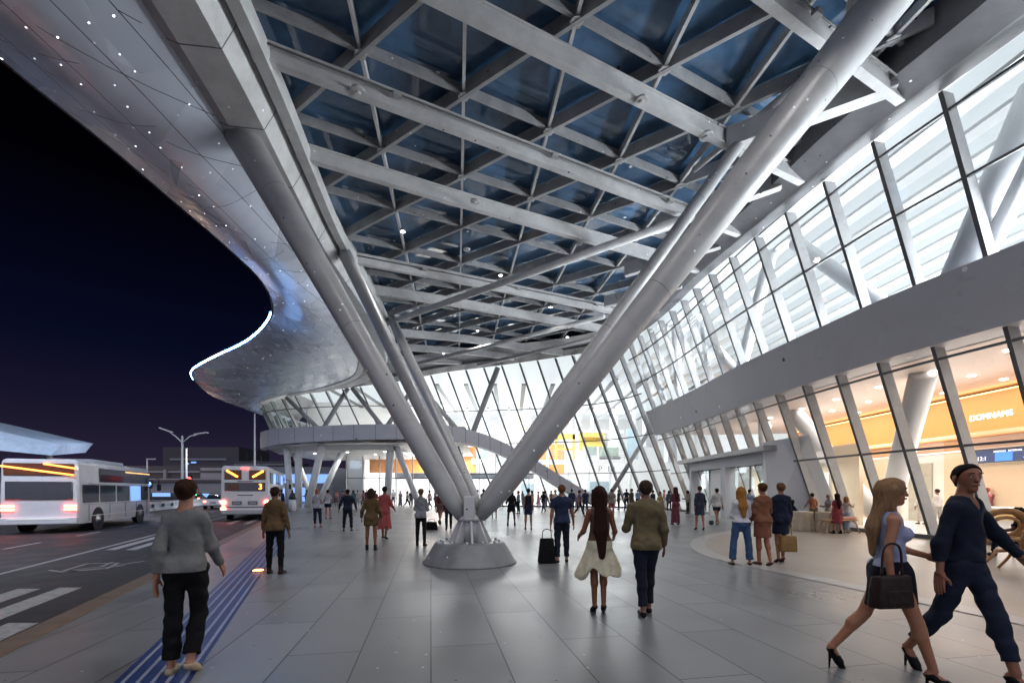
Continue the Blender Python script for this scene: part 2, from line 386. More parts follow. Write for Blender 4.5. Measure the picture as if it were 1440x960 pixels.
# cream wall panels and doors under the bulkhead
for (y0, y1, z1, mt, nm) in ((19.6, 21.6, 3.4, 'cream', 'wall_panel'), (22.3, 23.3, 4.1, 'cream', 'wall_panel'), (26.0, 29.5, 4.1, 'cream', 'wall_panel'), (30.2, 32, 3.6, 'cream', 'wall_panel'),
                             (24.0, 25.4, 3.1, 'grey_door', 'door'), (17.6, 18.6, 2.5, 'cream', 'door'), (15.2, 16.2, 2.5, 'cream', 'door'), (13.6, 14.4, 2.5, 'grey_door', 'door')):
    bm = NB(); box2(bm, (22.12, y0, 0.0), (22.2, y1, z1)); d = obj(nm, bm, M[mt], bld)
    if nm == 'door':
        bm = NB(); box2(bm, (22.06, y0+0.08, 0.98), (22.12, y0+0.12, 1.2)); obj('door_handle', bm, M['chrome'], d)
# mid-height white fascia line
bm = NB(); box2(bm, (21.7, 10.5, 3.55), (22.2, 33, 3.62)); obj('wall_ledge', bm, M['white'], bld)
# lower hall downlights (visible in the pink ceiling)
for y in (11.5, 14, 16.5, 19, 21.5, 24, 27, 30):
    for x in (15.4, 17.4, 19.2):
        bm = NB(); cone(bm, (x, y+0.3*(x-15), 5.955), 0.11, 0.11, 0.02, 16); obj('ceiling_spot', bm, M['downlight'], bld)
# far hall: balcony, boxes
bm = NB(); box2(bm, (-5.0, 56, 5.0), (13.9, 58, 5.5)); obj('balcony_slab', bm, M['white'], bld)
bm = NB()
for z in (5.75, 6.05, 6.35, 6.6): box2(bm, (-4.8, 55.95, z), (13.8, 56.0, z+0.06))
for k in range(13): box2(bm, (-4.8+k*1.55, 55.94, 5.5), (-4.72+k*1.55, 55.99, 6.62))
obj('balcony_railing', bm, M['steel'], bld)
bm = NB(); box2(bm, (4.0, 66, 4.2), (7.6, 66.4, 8.4)); obj('orange_wall_panel', bm, M['orange'], bld)
for (x0, x1, y, z0, z1, mt) in ((-1.0, 2.0, 60, 9.4, 12.0, 'cream'), (3.4, 5.2, 61, 9.4, 11.2, 'spandrel'), (16.2, 17.6, 55, 7, 11, 'spandrel'), (18.2, 19.2, 53, 5, 11, 'spandrel'),
                                (11.5, 12.6, 60, 5.5, 9.5, 'mullion'), (13.2, 13.9, 60, 5.5, 11.5, 'white'), (-12.5, -8, 55, 7.4, 9.3, 'cream'), (-16.5, -14.5, 54, 7.4, 9.0, 'cream'), (-20.5, -18, 55, 7.4, 8.8, 'cream')):
    bm = NB(); box2(bm, (x0, y, z0), (x1, y+1.5, z1)); obj('inner_wall', bm, M[mt], bld)
for k in range(9):      # slim columns and panels in the far hall
    x = -7+k*2.9
    bm = NB(); tube(bm, [(x, 63, 0), (x+.8, 63, 13.2)], .2, 12); obj('hall_column', bm, M['column_white'], bld)
for (x0, x1, z0, z1, y, mt) in ((-6, -3.4, 5.5, 7.6, 62, 'glassy'), (-2.8, -.6, 0, 3.0, 62, 'glassy'), (1.2, 3.0, 0, 2.6, 61, 'glassy'), (6.2, 8.0, .0, 3.1, 61, 'glassy'), (9.6, 11.0, 6.2, 8.6, 59, 'glassy'), (10.2, 12.8, 0, 2.9, 60, 'glassy'), (14.4, 15.8, 5.6, 9.4, 57, 'glassy'),
                                (4.6, 6.4, 9.2, 12.2, 62, 'glassy'), (8.6, 9.4, 9, 12.6, 62, 'spandrel'), (-4.6, -3.2, 9.4, 12.6, 62, 'glassy')):
    bm = NB(); box2(bm, (x0, y, z0), (x1, y+.2, z1)); obj('hall_panel', bm, M[mt], bld)
bm = NB(); box2(bm, (-8, 57.0, 8.9), (14, 58, 9.2)); obj('balcony_slab', bm, M['white'], bld)
for k in range(14):
    bm = NB(); box2(bm, (-20+k*3.0, 44.8 if k > 8 else 47, 12.55), (-19.55+k*3.0, 70, 12.68)); obj('ceiling_louvre', bm, M['louvre'], bld)
# under-deck glazed hall: orange fascia, lower band, mullions
bm = NB(); box2(bm, (-18.2, 58.0, 3.95), (-4.6, 58.3, 7.2)); obj('orange_fascia', bm, M['orange'], bld)
bm = NB(); box2(bm, (-19.4, 59, 0), (-19.1, 75, 7.4)); obj('side_wall', bm, M['white'], bld)
bm = NB(); box2(bm, (-13.5, 52.5, 3.0), (2.5, 52.8, 3.7)); obj('portal_band', bm, M['spandrel'], bld)
for k in range(12):
    x = -19.0 + k*1.9
    bm = NB(); box2(bm, (x, 52.0, 0), (x+0.09, 52.2, 6.0)); obj('mullion', bm, M['mullion'], bld)
bm = NB(); poly(bm, [(-19, 52.1, 0), (1.9, 52.1, 0), (1.9, 52.1, 6), (-19, 52.1, 6)]); obj('glass_pane', bm, M['glass'], bld)
bm = NB(); box2(bm, (-19, 52.0, 3.05), (2, 52.08, 3.13)); obj('transom', bm, M['dark_alu'], bld)
# slanted columns of the building (white outside, pale inside)
def col_tube(a, b, r, name='column', m='column_white', parent=bld):
    bm = NB(); tube(bm, [a, b], r, 20); return obj(name, bm, M[m], parent)
for a, b, r in (((-22.2, 45.8, 0), (-22.7, 45.8, 6.0), .30), ((-21.3, 45.4, 0), (-21.3, 45.4, 6.0), .34), ((-20.2, 45.0, 0), (-18.4, 44.2, 6.3), .34),
                ((-20.3, 47.0, 0), (-23.8, 49.5, 6.0), .26), ((-17.6, 45.0, 0), (-15.5, 44.6, 0.1), .01), ((-20.8, 48.5, 0), (-17.6, 47.5, 6.0), .30),
                ((-12.9, 47.0, 0), (-11.9, 44.6, 6.3), .36), ((-9.4, 46.5, 0), (-11.5, 44.6, 6.3), .30),
                ((18.0, 22.0, 0), (15.2, 16.8, 6.0), .42), ((18.0, 22.0, 0), (15.3, 24.8, 6.0), .40), ((21.0, 12.5, 0), (17.2, 11.0, 6.0), .42), ((17.5, 31, 0), (15.5, 28, 6), .35)):
    if r > .1: col_tube(a, b, r)
for a, b, r in (((12.95, 15.6, 7.8), (12.2, 19.6, 12.3), .28), ((12.9, 13.2, 7.8), (13.9, 12.0, 12.3), .40), ((13.4, 13.2, 7.8), (12.6, 9.3, 12.2), .22), ((12.2, 24.5, 7.8), (11.2, 28.5, 12.4), .28),
                ((12.2, 24.5, 7.8), (11.7, 20.5, 12.4), .28), ((12.1, 33, 7.8), (10.8, 30, 12.4), .28)):
    col_tube(a, b, r, m='column_white')
for a, b, r in (((-18.2, 43.6, 7.4), (-15.6, 43.3, 11.4), .22), ((-18.4, 43.7, 7.4), (-22.4, 45.3, 10.9), .22), ((-12.0, 42.9, 7.4), (-15.2, 43.3, 11.4), .22), ((-12.0, 42.9, 7.4), (-8.8, 43.2, 12.2), .22),
                ((-23.6, 46.0, 7.4), (-26.6, 49.4, 10.6), .20), ((-3.9, 41.9, 6.2), (-1.3, 41.7, 12.9), .25), ((-4.1, 41.9, 6.2), (-9.3, 43.1, 12.2), .22), ((8.3, 41.3, 0.3), (13.2, 41.6, 8.2), .20)):
    col_tube(a, b, r, 'diagonal_strut', 'column')
# entrance portal
bm = NB(); box2(bm, (16.4, 21.5, .02), (16.6, 33, 3.9)); obj('vestibule_wall', bm, M['cream'], bld)
for y in (23.4, 25.4, 28.4, 30.6):
    bm = NB(); box2(bm, (16.3, y, .02), (16.396, y+.9, 2.6)); obj('vestibule_panel', bm, M['white'], bld)
por = thing('entrance_portal', 'white boxed entrance portal with a flat canopy set into the leaning glass wall', 'entrance')
bm = NB(); 
pv = [(12.75, 22.3), (12.35, 32.2)]
# front frame runs along the facade line; profile stands off it
def along(y): return 12.75 + (12.35-12.75)*(y-22.3)/9.9
box2(bm, (12.6, 22.3, 3.0), (15.4, 32.3, 3.55)); obj('frame_head', bm, M['spandrel'], por)
bm = NB(); box2(bm, (12.0, 21.7, 3.552), (14.2, 33.0, 3.80)); obj('canopy', bm, M['mullion'], por)
for y0, y1 in ((26.9, 27.5), (32.0, 32.3)):
    bm = NB(); box2(bm, (12.6, y0, 0), (13.2, y1, 3.0)); obj('post', bm, M['spandrel'], por)
bm = NB()   # slanted white side slab
vs = [(12.6, 22.25, 0), (15.6, 20.6, 0), (13.9, 20.6, 4.3), (12.6, 22.25, 3.6)]
for f in ([(12.6, 22.25, 0), (14.9, 20.4, 0), (13.3, 20.4, 4.15), (12.3, 22.25, 4.0)],): poly(bm, f)
r_ = bmesh.ops.extrude_face_region(bm, geom=list(bm.faces)); bmesh.ops.translate(bm, vec=(0.5, 1.2, 0), verts=[v for v in r_['geom'] if isinstance(v, bmesh.types.BMVert)])
bmesh.ops.recalc_face_normals(bm, faces=bm.faces)
obj('side_slab', bm, M['white'], por)
for y0, y1, m in ((22.5, 24.6, 'glass'), (24.7, 26.8, 'glass'), (27.6, 29.7, 'white'), (29.8, 31.9, 'glass')):
    bm = NB(); box2(bm, (12.95, y0, 0.05), (12.99, y1, 2.95)); d = obj('sliding_door', bm, M[m], por)
    bm = NB(); box2(bm, (12.9, y0, 0.05), (13.0, y0+0.07, 2.95)); obj('door_frame', bm, M['mullion'], d)

# ================================================================ canopy
def zc(x, y):
    t = min(max((y-17)/26, 0), 1)*min(max((x+12)/8, 0), 1)
    u = min(max((-x-12)/14, 0), 1)*min(max((y-30)/12, 0), 1)
    return 12.2 + 0.85*t - 1.5*u
can = thing('canopy_roof', 'sweeping forecourt canopy of triangular steel grid, dark blue glazing and a curved shiny soffit', 'canopy')
SPINE = cr([(-6.4, 1.0, 11.65), (-6.6, 5.0, 11.65), (-6.9, 9.0, 11.65), (-7.25, 12, 11.65), (-7.7, 15, 11.65), (-8.25, 19, 11.65), (-8.55, 24, 11.65), (-9.0, 29, 11.7), (-9.9, 34, 11.7), (-11.4, 38, 11.6), (-14.2, 41, 11.25), (-18.5, 42.6, 10.9)], 5)
OUTER = cr([(-11.9, -1.0, 11.5), (-11.8, 5.0, 11.5), (-11.7, 10.4, 11.5), (-11.55, 13, 11.5), (-11.55, 15.8, 11.5), (-11.55, 18.4, 11.5), (-11.8, 21.5, 11.5), (-12.8, 24.4, 11.5), (-14.5, 27.0, 11.5),
            (-17.6, 30.2, 11.45), (-22.1, 33.6, 11.35), (-25.6, 36.5, 11.15), (-27.4, 39.8, 10.9), (-28.6, 43.5, 10.65), (-28.6, 47.5, 10.45), (-28.4, 52, 10.45), (-28.2, 60, 10.45)], 5)
INNER = cr([(-7.2, -1.0, 11.75), (-7.3, 5.0, 11.75), (-7.7, 10.0, 11.75), (-8.0, 12.4, 11.75), (-8.35, 14.5, 11.75), (-8.75, 17, 11.75), (-9.1, 20.5, 11.75), (-9.4, 24.2, 11.75), (-9.9, 28, 11.75),
            (-10.8, 32, 11.7), (-12.2, 36, 11.6), (-14.0, 39.3, 11.4), (-17.6, 41.6, 11.0), (-21.5, 43.3, 10.75), (-25.4, 46.0, 10.5), (-26.6, 50, 10.42), (-26.8, 60, 10.42)], 5)
# soffit: panelled metal skin, sagging between its two edges
def soffit_material():
    m = bpy.data.materials.new('soffit_panels'); m.use_nodes = True; t = m.node_tree; b = t.nodes['Principled BSDF']
    L = t.links.new; N = t.nodes.new
    tc = N('ShaderNodeTexCoord'); sp = N('ShaderNodeSeparateXYZ'); L(tc.outputs['UV'], sp.inputs[0])
    def lines(ax, ay, scale, width, off=0.0):
        a = N('ShaderNodeMath'); a.operation = 'MULTIPLY'; a.inputs[1].default_value = ax*scale; L(sp.outputs['X'], a.inputs[0])
        c = N('ShaderNodeMath'); c.operation = 'MULTIPLY_ADD'; c.inputs[1].default_value = ay*scale; L(sp.outputs['Y'], c.inputs[0]); L(a.outputs[0], c.inputs[2])
        f = N('ShaderNodeMath'); f.operation = 'PINGPONG'; f.inputs[1].default_value = 0.5; L(c.outputs[0], f.inputs[0])
        s = N('ShaderNodeMath'); s.operation = 'LESS_THAN'; s.inputs[1].default_value = width*scale; L(f.outputs[0], s.inputs[0])
        return s
    # u runs along the canopy (metres), v across
    l1 = lines(0.12, 1, 1/0.9, 0.010); l2 = lines(0.55, 0.83, 1/1.25, 0.009); l3 = lines(1.0, 0.35, 1/1.7, 0.009)
    n = N('ShaderNodeTexNoise'); n.inputs['Scale'].default_value = 0.55; n.inputs['Detail'].default_value = 2; L(tc.outputs['Object'], n.inputs['Vector'])
    g = N('ShaderNodeMath'); g.operation = 'GREATER_THAN'; g.inputs[1].default_value = 0.5; L(n.outputs[0], g.inputs[0])
    k2 = N('ShaderNodeMath'); k2.operation = 'MULTIPLY'; L(l2.outputs[0], k2.inputs[0]); L(g.outputs[0], k2.inputs[1])
    mx = N('ShaderNodeMath'); mx.operation = 'MAXIMUM'; L(l1.outputs[0], mx.inputs[0]); L(k2.outputs[0], mx.inputs[1])
    g2 = N('ShaderNodeMath'); g2.operation = 'LESS_THAN'; g2.inputs[1].default_value = 0.47; L(n.outputs[0], g2.inputs[0])
    k3 = N('ShaderNodeMath'); k3.operation = 'MULTIPLY'; L(l3.outputs[0], k3.inputs[0]); L(g2.outputs[0], k3.inputs[1])
    my = N('ShaderNodeMath'); my.operation = 'MAXIMUM'; L(mx.outputs[0], my.inputs[0]); L(k3.outputs[0], my.inputs[1])
    # per panel tone
    vo = N('ShaderNodeTexVoronoi'); vo.inputs['Scale'].default_value = 0.7; L(tc.outputs['UV'], vo.inputs['Vector'])
    tone = N('ShaderNodeMapRange'); tone.inputs['To Min'].default_value = 0.82; tone.inputs['To Max'].default_value = 1.12; L(vo.outputs['Color'], tone.inputs[0])
    mc = N('ShaderNodeMix'); mc.data_type = 'RGBA'; mc.inputs['A'].default_value = (0.60, 0.64, 0.74, 1); mc.inputs['B'].default_value = (0.03, 0.03, 0.04, 1)
    sc = N('ShaderNodeVectorMath'); sc.operation = 'SCALE'; L(mc.outputs['Result'], sc.inputs[0]); L(tone.outputs[0], sc.inputs['Scale'])
    L(my.outputs[0], mc.inputs['Factor']); L(sc.outputs[0], b.inputs['Base Color'])
    b.inputs['Metallic'].default_value = 0.25
    rr = N('ShaderNodeMapRange'); rr.inputs['To Min'].default_value = 0.22; rr.inputs['To Max'].default_value = 0.36; L(vo.outputs['Color'], rr.inputs[0]); L(rr.outputs[0], b.inputs['Roughness'])
    # pin-point fibre lights set in the panels
    v2 = N('ShaderNodeTexVoronoi'); v2.voronoi_dimensions = '2D'; v2.inputs['Scale'].default_value = 1.5; L(tc.outputs['UV'], v2.inputs['Vector'])
    d = N('ShaderNodeMath'); d.operation = 'LESS_THAN'; d.inputs[1].default_value = 0.032; L(v2.outputs['Distance'], d.inputs[0])
    sx = N('ShaderNodeSeparateColor'); L(v2.outputs['Color'], sx.inputs[0])
    g3 = N('ShaderNodeMath'); g3.operation = 'GREATER_THAN'; g3.inputs[1].default_value = 0.35; L(sx.outputs[0], g3.inputs[0])
    pm = N('ShaderNodeMath'); pm.operation = 'MULTIPLY'; L(d.outputs[0], pm.inputs[0]); L(g3.outputs[0], pm.inputs[1])
    ps = N('ShaderNodeMath'); ps.operation = 'MULTIPLY'; L(pm.outputs[0], ps.inputs[0])
    bv = N('ShaderNodeMath'); bv.operation = 'POWER'; bv.inputs[1].default_value = 3.0; L(sx.outputs[1], bv.inputs[0])
    bw = N('ShaderNodeMath'); bw.operation = 'MULTIPLY_ADD'; bw.inputs[1].default_value = 5.0; bw.inputs[2].default_value = 0.25; L(bv.outputs[0], bw.inputs[0]); L(bw.outputs[0], ps.inputs[1])
    b.inputs['Emission Color'].default_value = (0.9, 0.94, 1, 1); L(ps.outputs[0], b.inputs['Emission Strength'])
    bp = N('ShaderNodeBump'); bp.inputs['Strength'].default_value = 0.25; bp.inputs['Distance'].default_value = 0.02; L(my.outputs[0], bp.inputs['Height'])
    n3 = N('ShaderNodeTexNoise'); n3.inputs['Scale'].default_value = 0.8; L(tc.outputs['Object'], n3.inputs['Vector'])
    bp2 = N('ShaderNodeBump'); bp2.inputs['Strength'].default_value = 0.35; bp2.inputs['Distance'].default_value = 0.15; L(n3.outputs[0], bp2.inputs['Height']); L(bp.outputs[0], bp2.inputs['Normal'])
    L(bp2.outputs[0], b.inputs['Normal'])
    return m
M['soffit'] = soffit_material(); M['edge_dark'] = mat('edge_beam_paint', (0.13, 0.13, 0.14), 0.5, nscale=2, namt=0.15, specks=3.5)
bm = NB(); uvl = bm.loops.layers.uv.new('UVMap'); n_v = 8; grid = []; alen = 0
for i, (o, q) in enumerate(zip(OUTER, INNER)):
    o = Vector(o); q = Vector(q)
    if i: alen += (o-Vector(OUTER[i-1])).length*0.5 + (q-Vector(INNER[i-1])).length*0.5
    wd = (o-q).length; row = []
    for j in range(n_v+1):
        t = j/n_v; p = q.lerp(o, t); p.z += -0.45*math.sin(math.pi*t)**1.2 + 0.0
        row.append((bm.verts.new(p), (alen, t*wd)))
    grid.append(row)
for a, b in zip(grid, grid[1:]):
    for j in range(n_v):
        f = bm.faces.new((a[j][0], b[j][0], b[j+1][0], a[j+1][0])); f.smooth = True
        for lp, uv in zip(f.loops, (a[j][1], b[j][1], b[j+1][1], a[j+1][1])): lp[uvl].uv = uv
obj('soffit', bm, M['soffit'], can)
# rim + top skin of the canopy edge
bm = NB(); sweep(bm, OUTER, rect(0.10, 0.30, 0.0, -0.03)); obj('rim', bm, M['soffit'], can)
bm = NB(); led_pts = [(p[0]-0.10, p[1]-0.02, p[2]+0.06) for p in OUTER if 25.2 < p[1] < 38.5]
tube(bm, led_pts, 0.065, 8); obj('led_strip', bm, M['led'], can)
bm = NB()
topv = []
for o, q in zip(OUTER, INNER): topv.append((bm.verts.new((o[0], o[1], o[2]+0.30)), bm.verts.new((q[0]+1.5, q[1]+0.5, 14.1))))
for a, b in zip(topv, topv[1:]): bm.faces.new((a[0], a[1], b[1], b[0]))
obj('top_skin', bm, M['steel_dark'], can)
# spine box beam
bm = NB(); sweep(bm, SPINE, [(-0.75, 0.1), (-0.75, 2.2), (0.75, 2.2), (0.75, 0.55), (0.45, 0.0), (-0.45, 0.0)])
obj('spine_beam', bm, M['steel'], can)
bm = NB()
for i in range(4, len(SPINE)-3, 4):
    p = Vector(SPINE[i]); d = (Vector(SPINE[i+1])-p).normalized(); s = Vector((d.y, -d.x, 0))
    sweep(bm, [p-d*0.012, p+d*0.012], [(-0.757, 0.1), (-0.757, 2.2), (0.757, 2.2), (0.757, 0.55), (0.455, -0.006), (-0.455, -0.006)])
obj('spine_joint', bm, M['dark_alu'], can)
bm = NB(); sweep(bm, [(p[0]+1.02, p[1], 12.05) for p in SPINE[2:44]], rect(0.30, 0.55)); obj('edge_beam', bm, M['steel'], can)
# light trim where the soffit meets the flat dark ceiling
bm = NB(); sweep(bm, [(p[0]+0.25, p[1]+0.1, p[2]-0.06) for p in INNER[48:66]], rect(0.45, 0.16)); obj('soffit_trim', bm, M['white'], can)
# right-hand edge beam over the glass
EDGE = [(p[0]-0.62, p[1], p[2]+0.06) for p in TOP[:66]]
bm = NB(); sweep(bm, EDGE, [(-0.75, 0.25), (-0.75, 1.3), (0.62, 1.3), (0.62, 0.0), (0.1, 0.0)]); obj('edge_beam', bm, M['edge_dark'], can)
EDGE2 = [(p[0]-0.1, p[1]-0.55, p[2]+0.05) for p in TOP[64:118]]
bm = NB(); sweep(bm, EDGE2, [(-0.6, 0.15), (-0.6, 1.2), (0.55, 1.2), (0.55, 0.0)]); obj('edge_beam', bm, M['edge_dark'], can)
# plan outline of the glazed part
def interp_x(pts, y):
    ys = [p[1] for p in pts]; xs = [p[0] for p in pts]
    return float(np.interp(y, ys, xs))
SP_L = [(p[0]+0.75, p[1]) for p in SPINE[:46]]
TP_R = [(p[0]-1.35, p[1]) for p in TOP[:67]]
TT = [(p[0], p[1]) for p in TOP]
def inside(x, y):
    if y < 2.0: return False
    if y < 36.5:
        return interp_x(SP_L, y) < x < interp_x(TP_R, y) if y < 34 else (x > -12.5 + (y-34)*-0.3 and x < interp_x(TP_R, y))
    # rear bulge bounded by the far facade top line
    xs = [p for p in TT[60:]]
    yy = float(np.interp(-x, [-p[0] for p in xs], [p[1] for p in xs])) - 1.1
    return y < yy and x > max(-12.5 - (y-36.5)*1.6, -19) and x < 8.0
A_ = Vector((2.56, 1.28)); B_ = Vector((-0.41, 3.38)); P0 = Vector((-1.4, 13.17))
def clip_row(org, d):
    d = d.normalized(); run = []; segs = []
    for k in range(-500, 501):
        p = org + d*(k*0.12)
        if inside(p.x, p.y): run.append(p)
        elif run: segs.append(run); run = []
    if run: segs.append(run)
    return [(s[0], s[-1]) for s in segs if len(s) > 5]
def pts3(a, b, dz, step=1.5):
    n = max(2, int((b-a).length/step)+1)
    return [(a.lerp(b, i/n).x, a.lerp(b, i/n).y, zc(a.lerp(b, i/n).x, a.lerp(b, i/n).y)+dz) for i in range(n+1)]
# upper purlin grid: three families
for j in range(-4, 10):
    for a, b in clip_row(P0 + B_*j, A_):
        bm = NB(); sweep(bm, pts3(a, b, 0.88), rect(0.10, 0.26)); obj('purlin', bm, M['steel_dark'], can)
for i in range(-9, 9):
    for a, b in clip_row(P0 + A_*i, B_):
        bm = NB(); sweep(bm, pts3(a, b, 0.86), rect(0.09, 0.26)); obj('purlin', bm, M['steel'], can)
for i in range(-9, 14):
    for a, b in clip_row(P0 + A_*i, A_-B_):
        bm = NB(); sweep(bm, pts3(a, b, 0.78), rect(0.11, 0.40)); obj('purlin', bm, M['steel_dark'], can)
# deep main I-beams under the grid
for j in (-3, -2, -1, 0, 1, 3, 4, 6, 7, 8):
    for a, b in clip_row(P0 + B_*(j+0.12), A_):
        if j < 5:
            d = (b-a).normalized(); a = a - d*0.5; b = b + d*0.7
        bm = NB(); p = pts3(a, b, 0.0)
        sweep(bm, p, rect(0.22, 0.05)); sweep(bm, p, rect(0.12, 0.40, 0.051)); sweep(bm, p, rect(0.22, 0.05, 0.452))
        obj('main_beam', bm, M['steel'], can)
# long diagonal tubes slung beneath
for a, b, r in (((6.7, 17.2, 11.95), (-8.4, 28.6, 11.95), .17), ((5.6, 27.6, 12.2), (-9.6, 38.6, 12.0), .15), ((6.5, 32.0, 12.5), (-3, 39.8, 12.6), .14), ((6.4, 16.0, 12.9), (8.6, 11.2, 12.9), .1)):
    bm = NB(); tube(bm, [a, b], r, 14); obj('tie_tube', bm, M['steel'], can)
# bracket beams from the column line to the facade edge
for a, b, wd in (((6.6, 14.0, 12.05), (10.3, 12.2, 12.35), .42), ((5.9, 18.5, 12.1), (9.6, 16.2, 12.4), .32), ((5.6, 22.5, 12.2), (9.3, 20.3, 12.45), .28), ((5.4, 26.5, 12.3), (9.1, 24.4, 12.5), .26), ((7.5, 10.0, 12.05), (11.4, 7.6, 12.35), .42),
                 ((6.3, 29.4, 12.4), (9.0, 28.0, 12.6), .26), ((6.3, 33.4, 12.6), (8.4, 31.6, 12.7), .24)):
    bm = NB(); sweep(bm, [a, b], rect(wd, 0.62)); obj('bracket_beam', bm, M['steel'], can)
# conduits clipped along some main beams, with junction boxes
for j in (-2, 0, 3):
    for a, b in clip_row(P0 + B_*(j+0.12), A_):
        n_ = Vector((A_.y, -A_.x)).normalized()*0.22
        bm = NB(); tube(bm, pts3(a+n_, b+n_, 0.30), 0.025, 6); c_ = obj('conduit', bm, M['dark_alu'], can)
        for t_ in (.2, .5, .8):
            p_ = a.lerp(b, t_)+n_; bm = NB(); box(bm, (p_.x, p_.y, zc(p_.x, p_.y)+.27), (.22, .14, .12), rz=math.atan2(A_.y, A_.x)); obj('junction_box', bm, M['mullion'], c_)
# gusset plates where the grid members meet the main beams
for j in (-2, -1, 0, 1, 3):
    for i in range(-4, 6):
        p_ = P0 + B_*j + A_*i
        if inside(p_.x, p_.y):
            bm = NB(); cone(bm, (p_.x, p_.y, zc(p_.x, p_.y)+.80), .17, .17, .03, 6)
            for q_ in range(6): cone(bm, (p_.x+.12*math.cos(q_*1.047), p_.y+.12*math.sin(q_*1.047), zc(p_.x, p_.y)+.78), .018, .018, .022, 6)
            obj('gusset_plate', bm, M['steel'], can)
# node plates
for (x, y, z, r) in ((-4.1, 12.1, 12.25, .2), (-1.35, 16.6, 12.2, .16), (3.5, 12.3, 12.2, .16), (-2.0, 20.1, 12.3, .15), (2.9, 19.6, 12.3, .15), (5.8, 13.6, 12.25, .2)):
    bm = NB(); cone(bm, (x, y, z-0.06), r, r, 0.06, 20); cone(bm, (x, y, z-0.10), r*.35, r*.35, 0.05, 12); obj('node_plate', bm, M['steel'], can)
# glazing
def roof_glass_mat():
    m = mat('roof_glazing', (0.055, 0.12, 0.22), 0.06, nscale=0.5, namt=0.6, spec=1.0, rvar=0.05, bump=0.10, bscale=0.8, specks=1.6)
    return m
M['roof_glass'] = roof_glass_mat()
bm = NB(); st = 1.0; gv = {}
def gvert(i, j):
    if (i, j) not in gv:
        x = i*st; y = j*st; gv[(i, j)] = bm.verts.new((x, y, zc(x, y)+1.24))
    return gv[(i, j)]
for i in range(-30, 14):
    for j in range(0, 46):
        if inside((i+.5)*st, (j+.5)*st) or any(inside((i+.5)*st+dx, (j+.5)*st+dy) for dx, dy in ((1.5, 0), (-1.5, 0), (0, 1.5), (0, -1.5))):
            bm.faces.new((gvert(i, j), gvert(i, j+1), gvert(i+1, j+1), gvert(i+1, j)))
obj('roof_glazing', bm, M['roof_glass'], can)
# solid grey ceiling strip along the far edge and over the left rear
bm = NB()
a_ = [(p[0], p[1]-0.2, p[2]+0.32) for p in TOP[62:128]]; b_ = []
for p in a_:
    b_.append((p[0]*0.93, p[1]-3.4, zc(p[0], p[1]-3.4)+0.72))
va = [bm.verts.new(p) for p in a_]; vb = [bm.verts.new(p) for p in b_]
for k in range(len(va)-1): bm.faces.new((va[k], va[k+1], vb[k+1], vb[k]))
obj('edge_ceiling', bm, M['steel_dark'], can)
bm = NB(); box2(bm, (-60, 46, 13.95), (-59, 47, 14)); bm.free()
# canopy downlights
DL = [(3.2, 21.6), (-0.6, 23.9), (-4.6, 27.0), (2.4, 28.4), (-2.5, 33.0), (4.2, 34.5), (-7.2, 33.5), (-5.8, 38.6), (0.8, 37.8), (-1.0, 18.2), (-4.7, 19.6), (2.6, 16.0),
      (-3.5, 7.5), (2.0, 6.5), (6.5, 7.0), (-3.5, 3.5), (2.5, 3.2), (8.0, 3.5)]  # this line's lamps are added overhead, out of view, to fill floor and columns
for x, y in DL:
    z = zc(x, y)+0.5
    bm = NB(); cone(bm, (x, y, z), 0.12, 0.12, 0.10, 16); f = obj('downlight', bm, M['dark_alu'], can)
    bm = NB(); cone(bm, (x, y, z-0.012), 0.09, 0.09, 0.010, 16); obj('lens', bm, M['downlight'], f)
    ld = bpy.data.lights.new('downlight_lamp', 'SPOT'); ld.energy = 330; ld.spot_size = R(120); ld.spot_blend = 0.6; ld.shadow_soft_size = 0.08; ld.color = (1, 0.96, 0.93)
    lo = bpy.data.objects.new('downlight_lamp', ld); col.objects.link(lo); lo.location = (x, y, z-0.05); lo.parent = can

# ================================================================ the V of tubular columns
PX, PY_ = -0.96, 10.4
vc = thing('column_cluster', 'splayed cluster of tapered steel tube columns rising from a round grey pedestal', 'column', (PX, PY_, 0))
bm = NB(); lathe(bm, [(1.06, 0.0), (1.06, 0.03), (1.03, 0.05), (0.80, 0.44), (0.78, 0.47), (0.70, 0.475)], n=64); obj('pedestal', bm, M['pedestal'], vc)
bm = NB()
for k in range(8):
    a = math.pi*2*k/8+0.2; c, s = math.cos(a), math.sin(a)
    t = Vector((-s, c, 0))*0.022
    pr = [Vector((c*0.12, s*0.12, 0.474)), Vector((c*0.50, s*0.50, 0.474)), Vector((c*0.22, s*0.22, 1.05)), Vector((c*0.12, s*0.12, 1.05))]
    A1 = [bm.verts.new(p+t) for p in pr]; B1 = [bm.verts.new(p-t) for p in pr]
    bm.faces.new(A1); bm.faces.new(list(reversed(B1)))
    for q in range(4): bm.faces.new((A1[q], B1[q], B1[(q+1) % 4], A1[(q+1) % 4]))
cone(bm, (0, 0, 0.474), 0.24, 0.20, 0.62, 24); bmesh.ops.recalc_face_normals(bm, faces=bm.faces)
obj('foot_fins', bm, M['steel'], vc)
bm = NB(); box(bm, (0, -0.12, 1.24), (0.24, 0.26, 0.52), bev=0.02); cone(bm, (0, 0.02, 0.95), 0.30, 0.26, 0.10, 24); obj('node_block', bm, M['steel'], vc)
for k in range(16):
    pass
bm = NB()
for k in range(12):
    a = math.pi*2*k/12; cone(bm, (0.66*math.cos(a), 0.66*math.sin(a), 0.474), 0.03, 0.03, 0.05, 8)
obj('anchor_bolts', bm, M['steel'], vc)
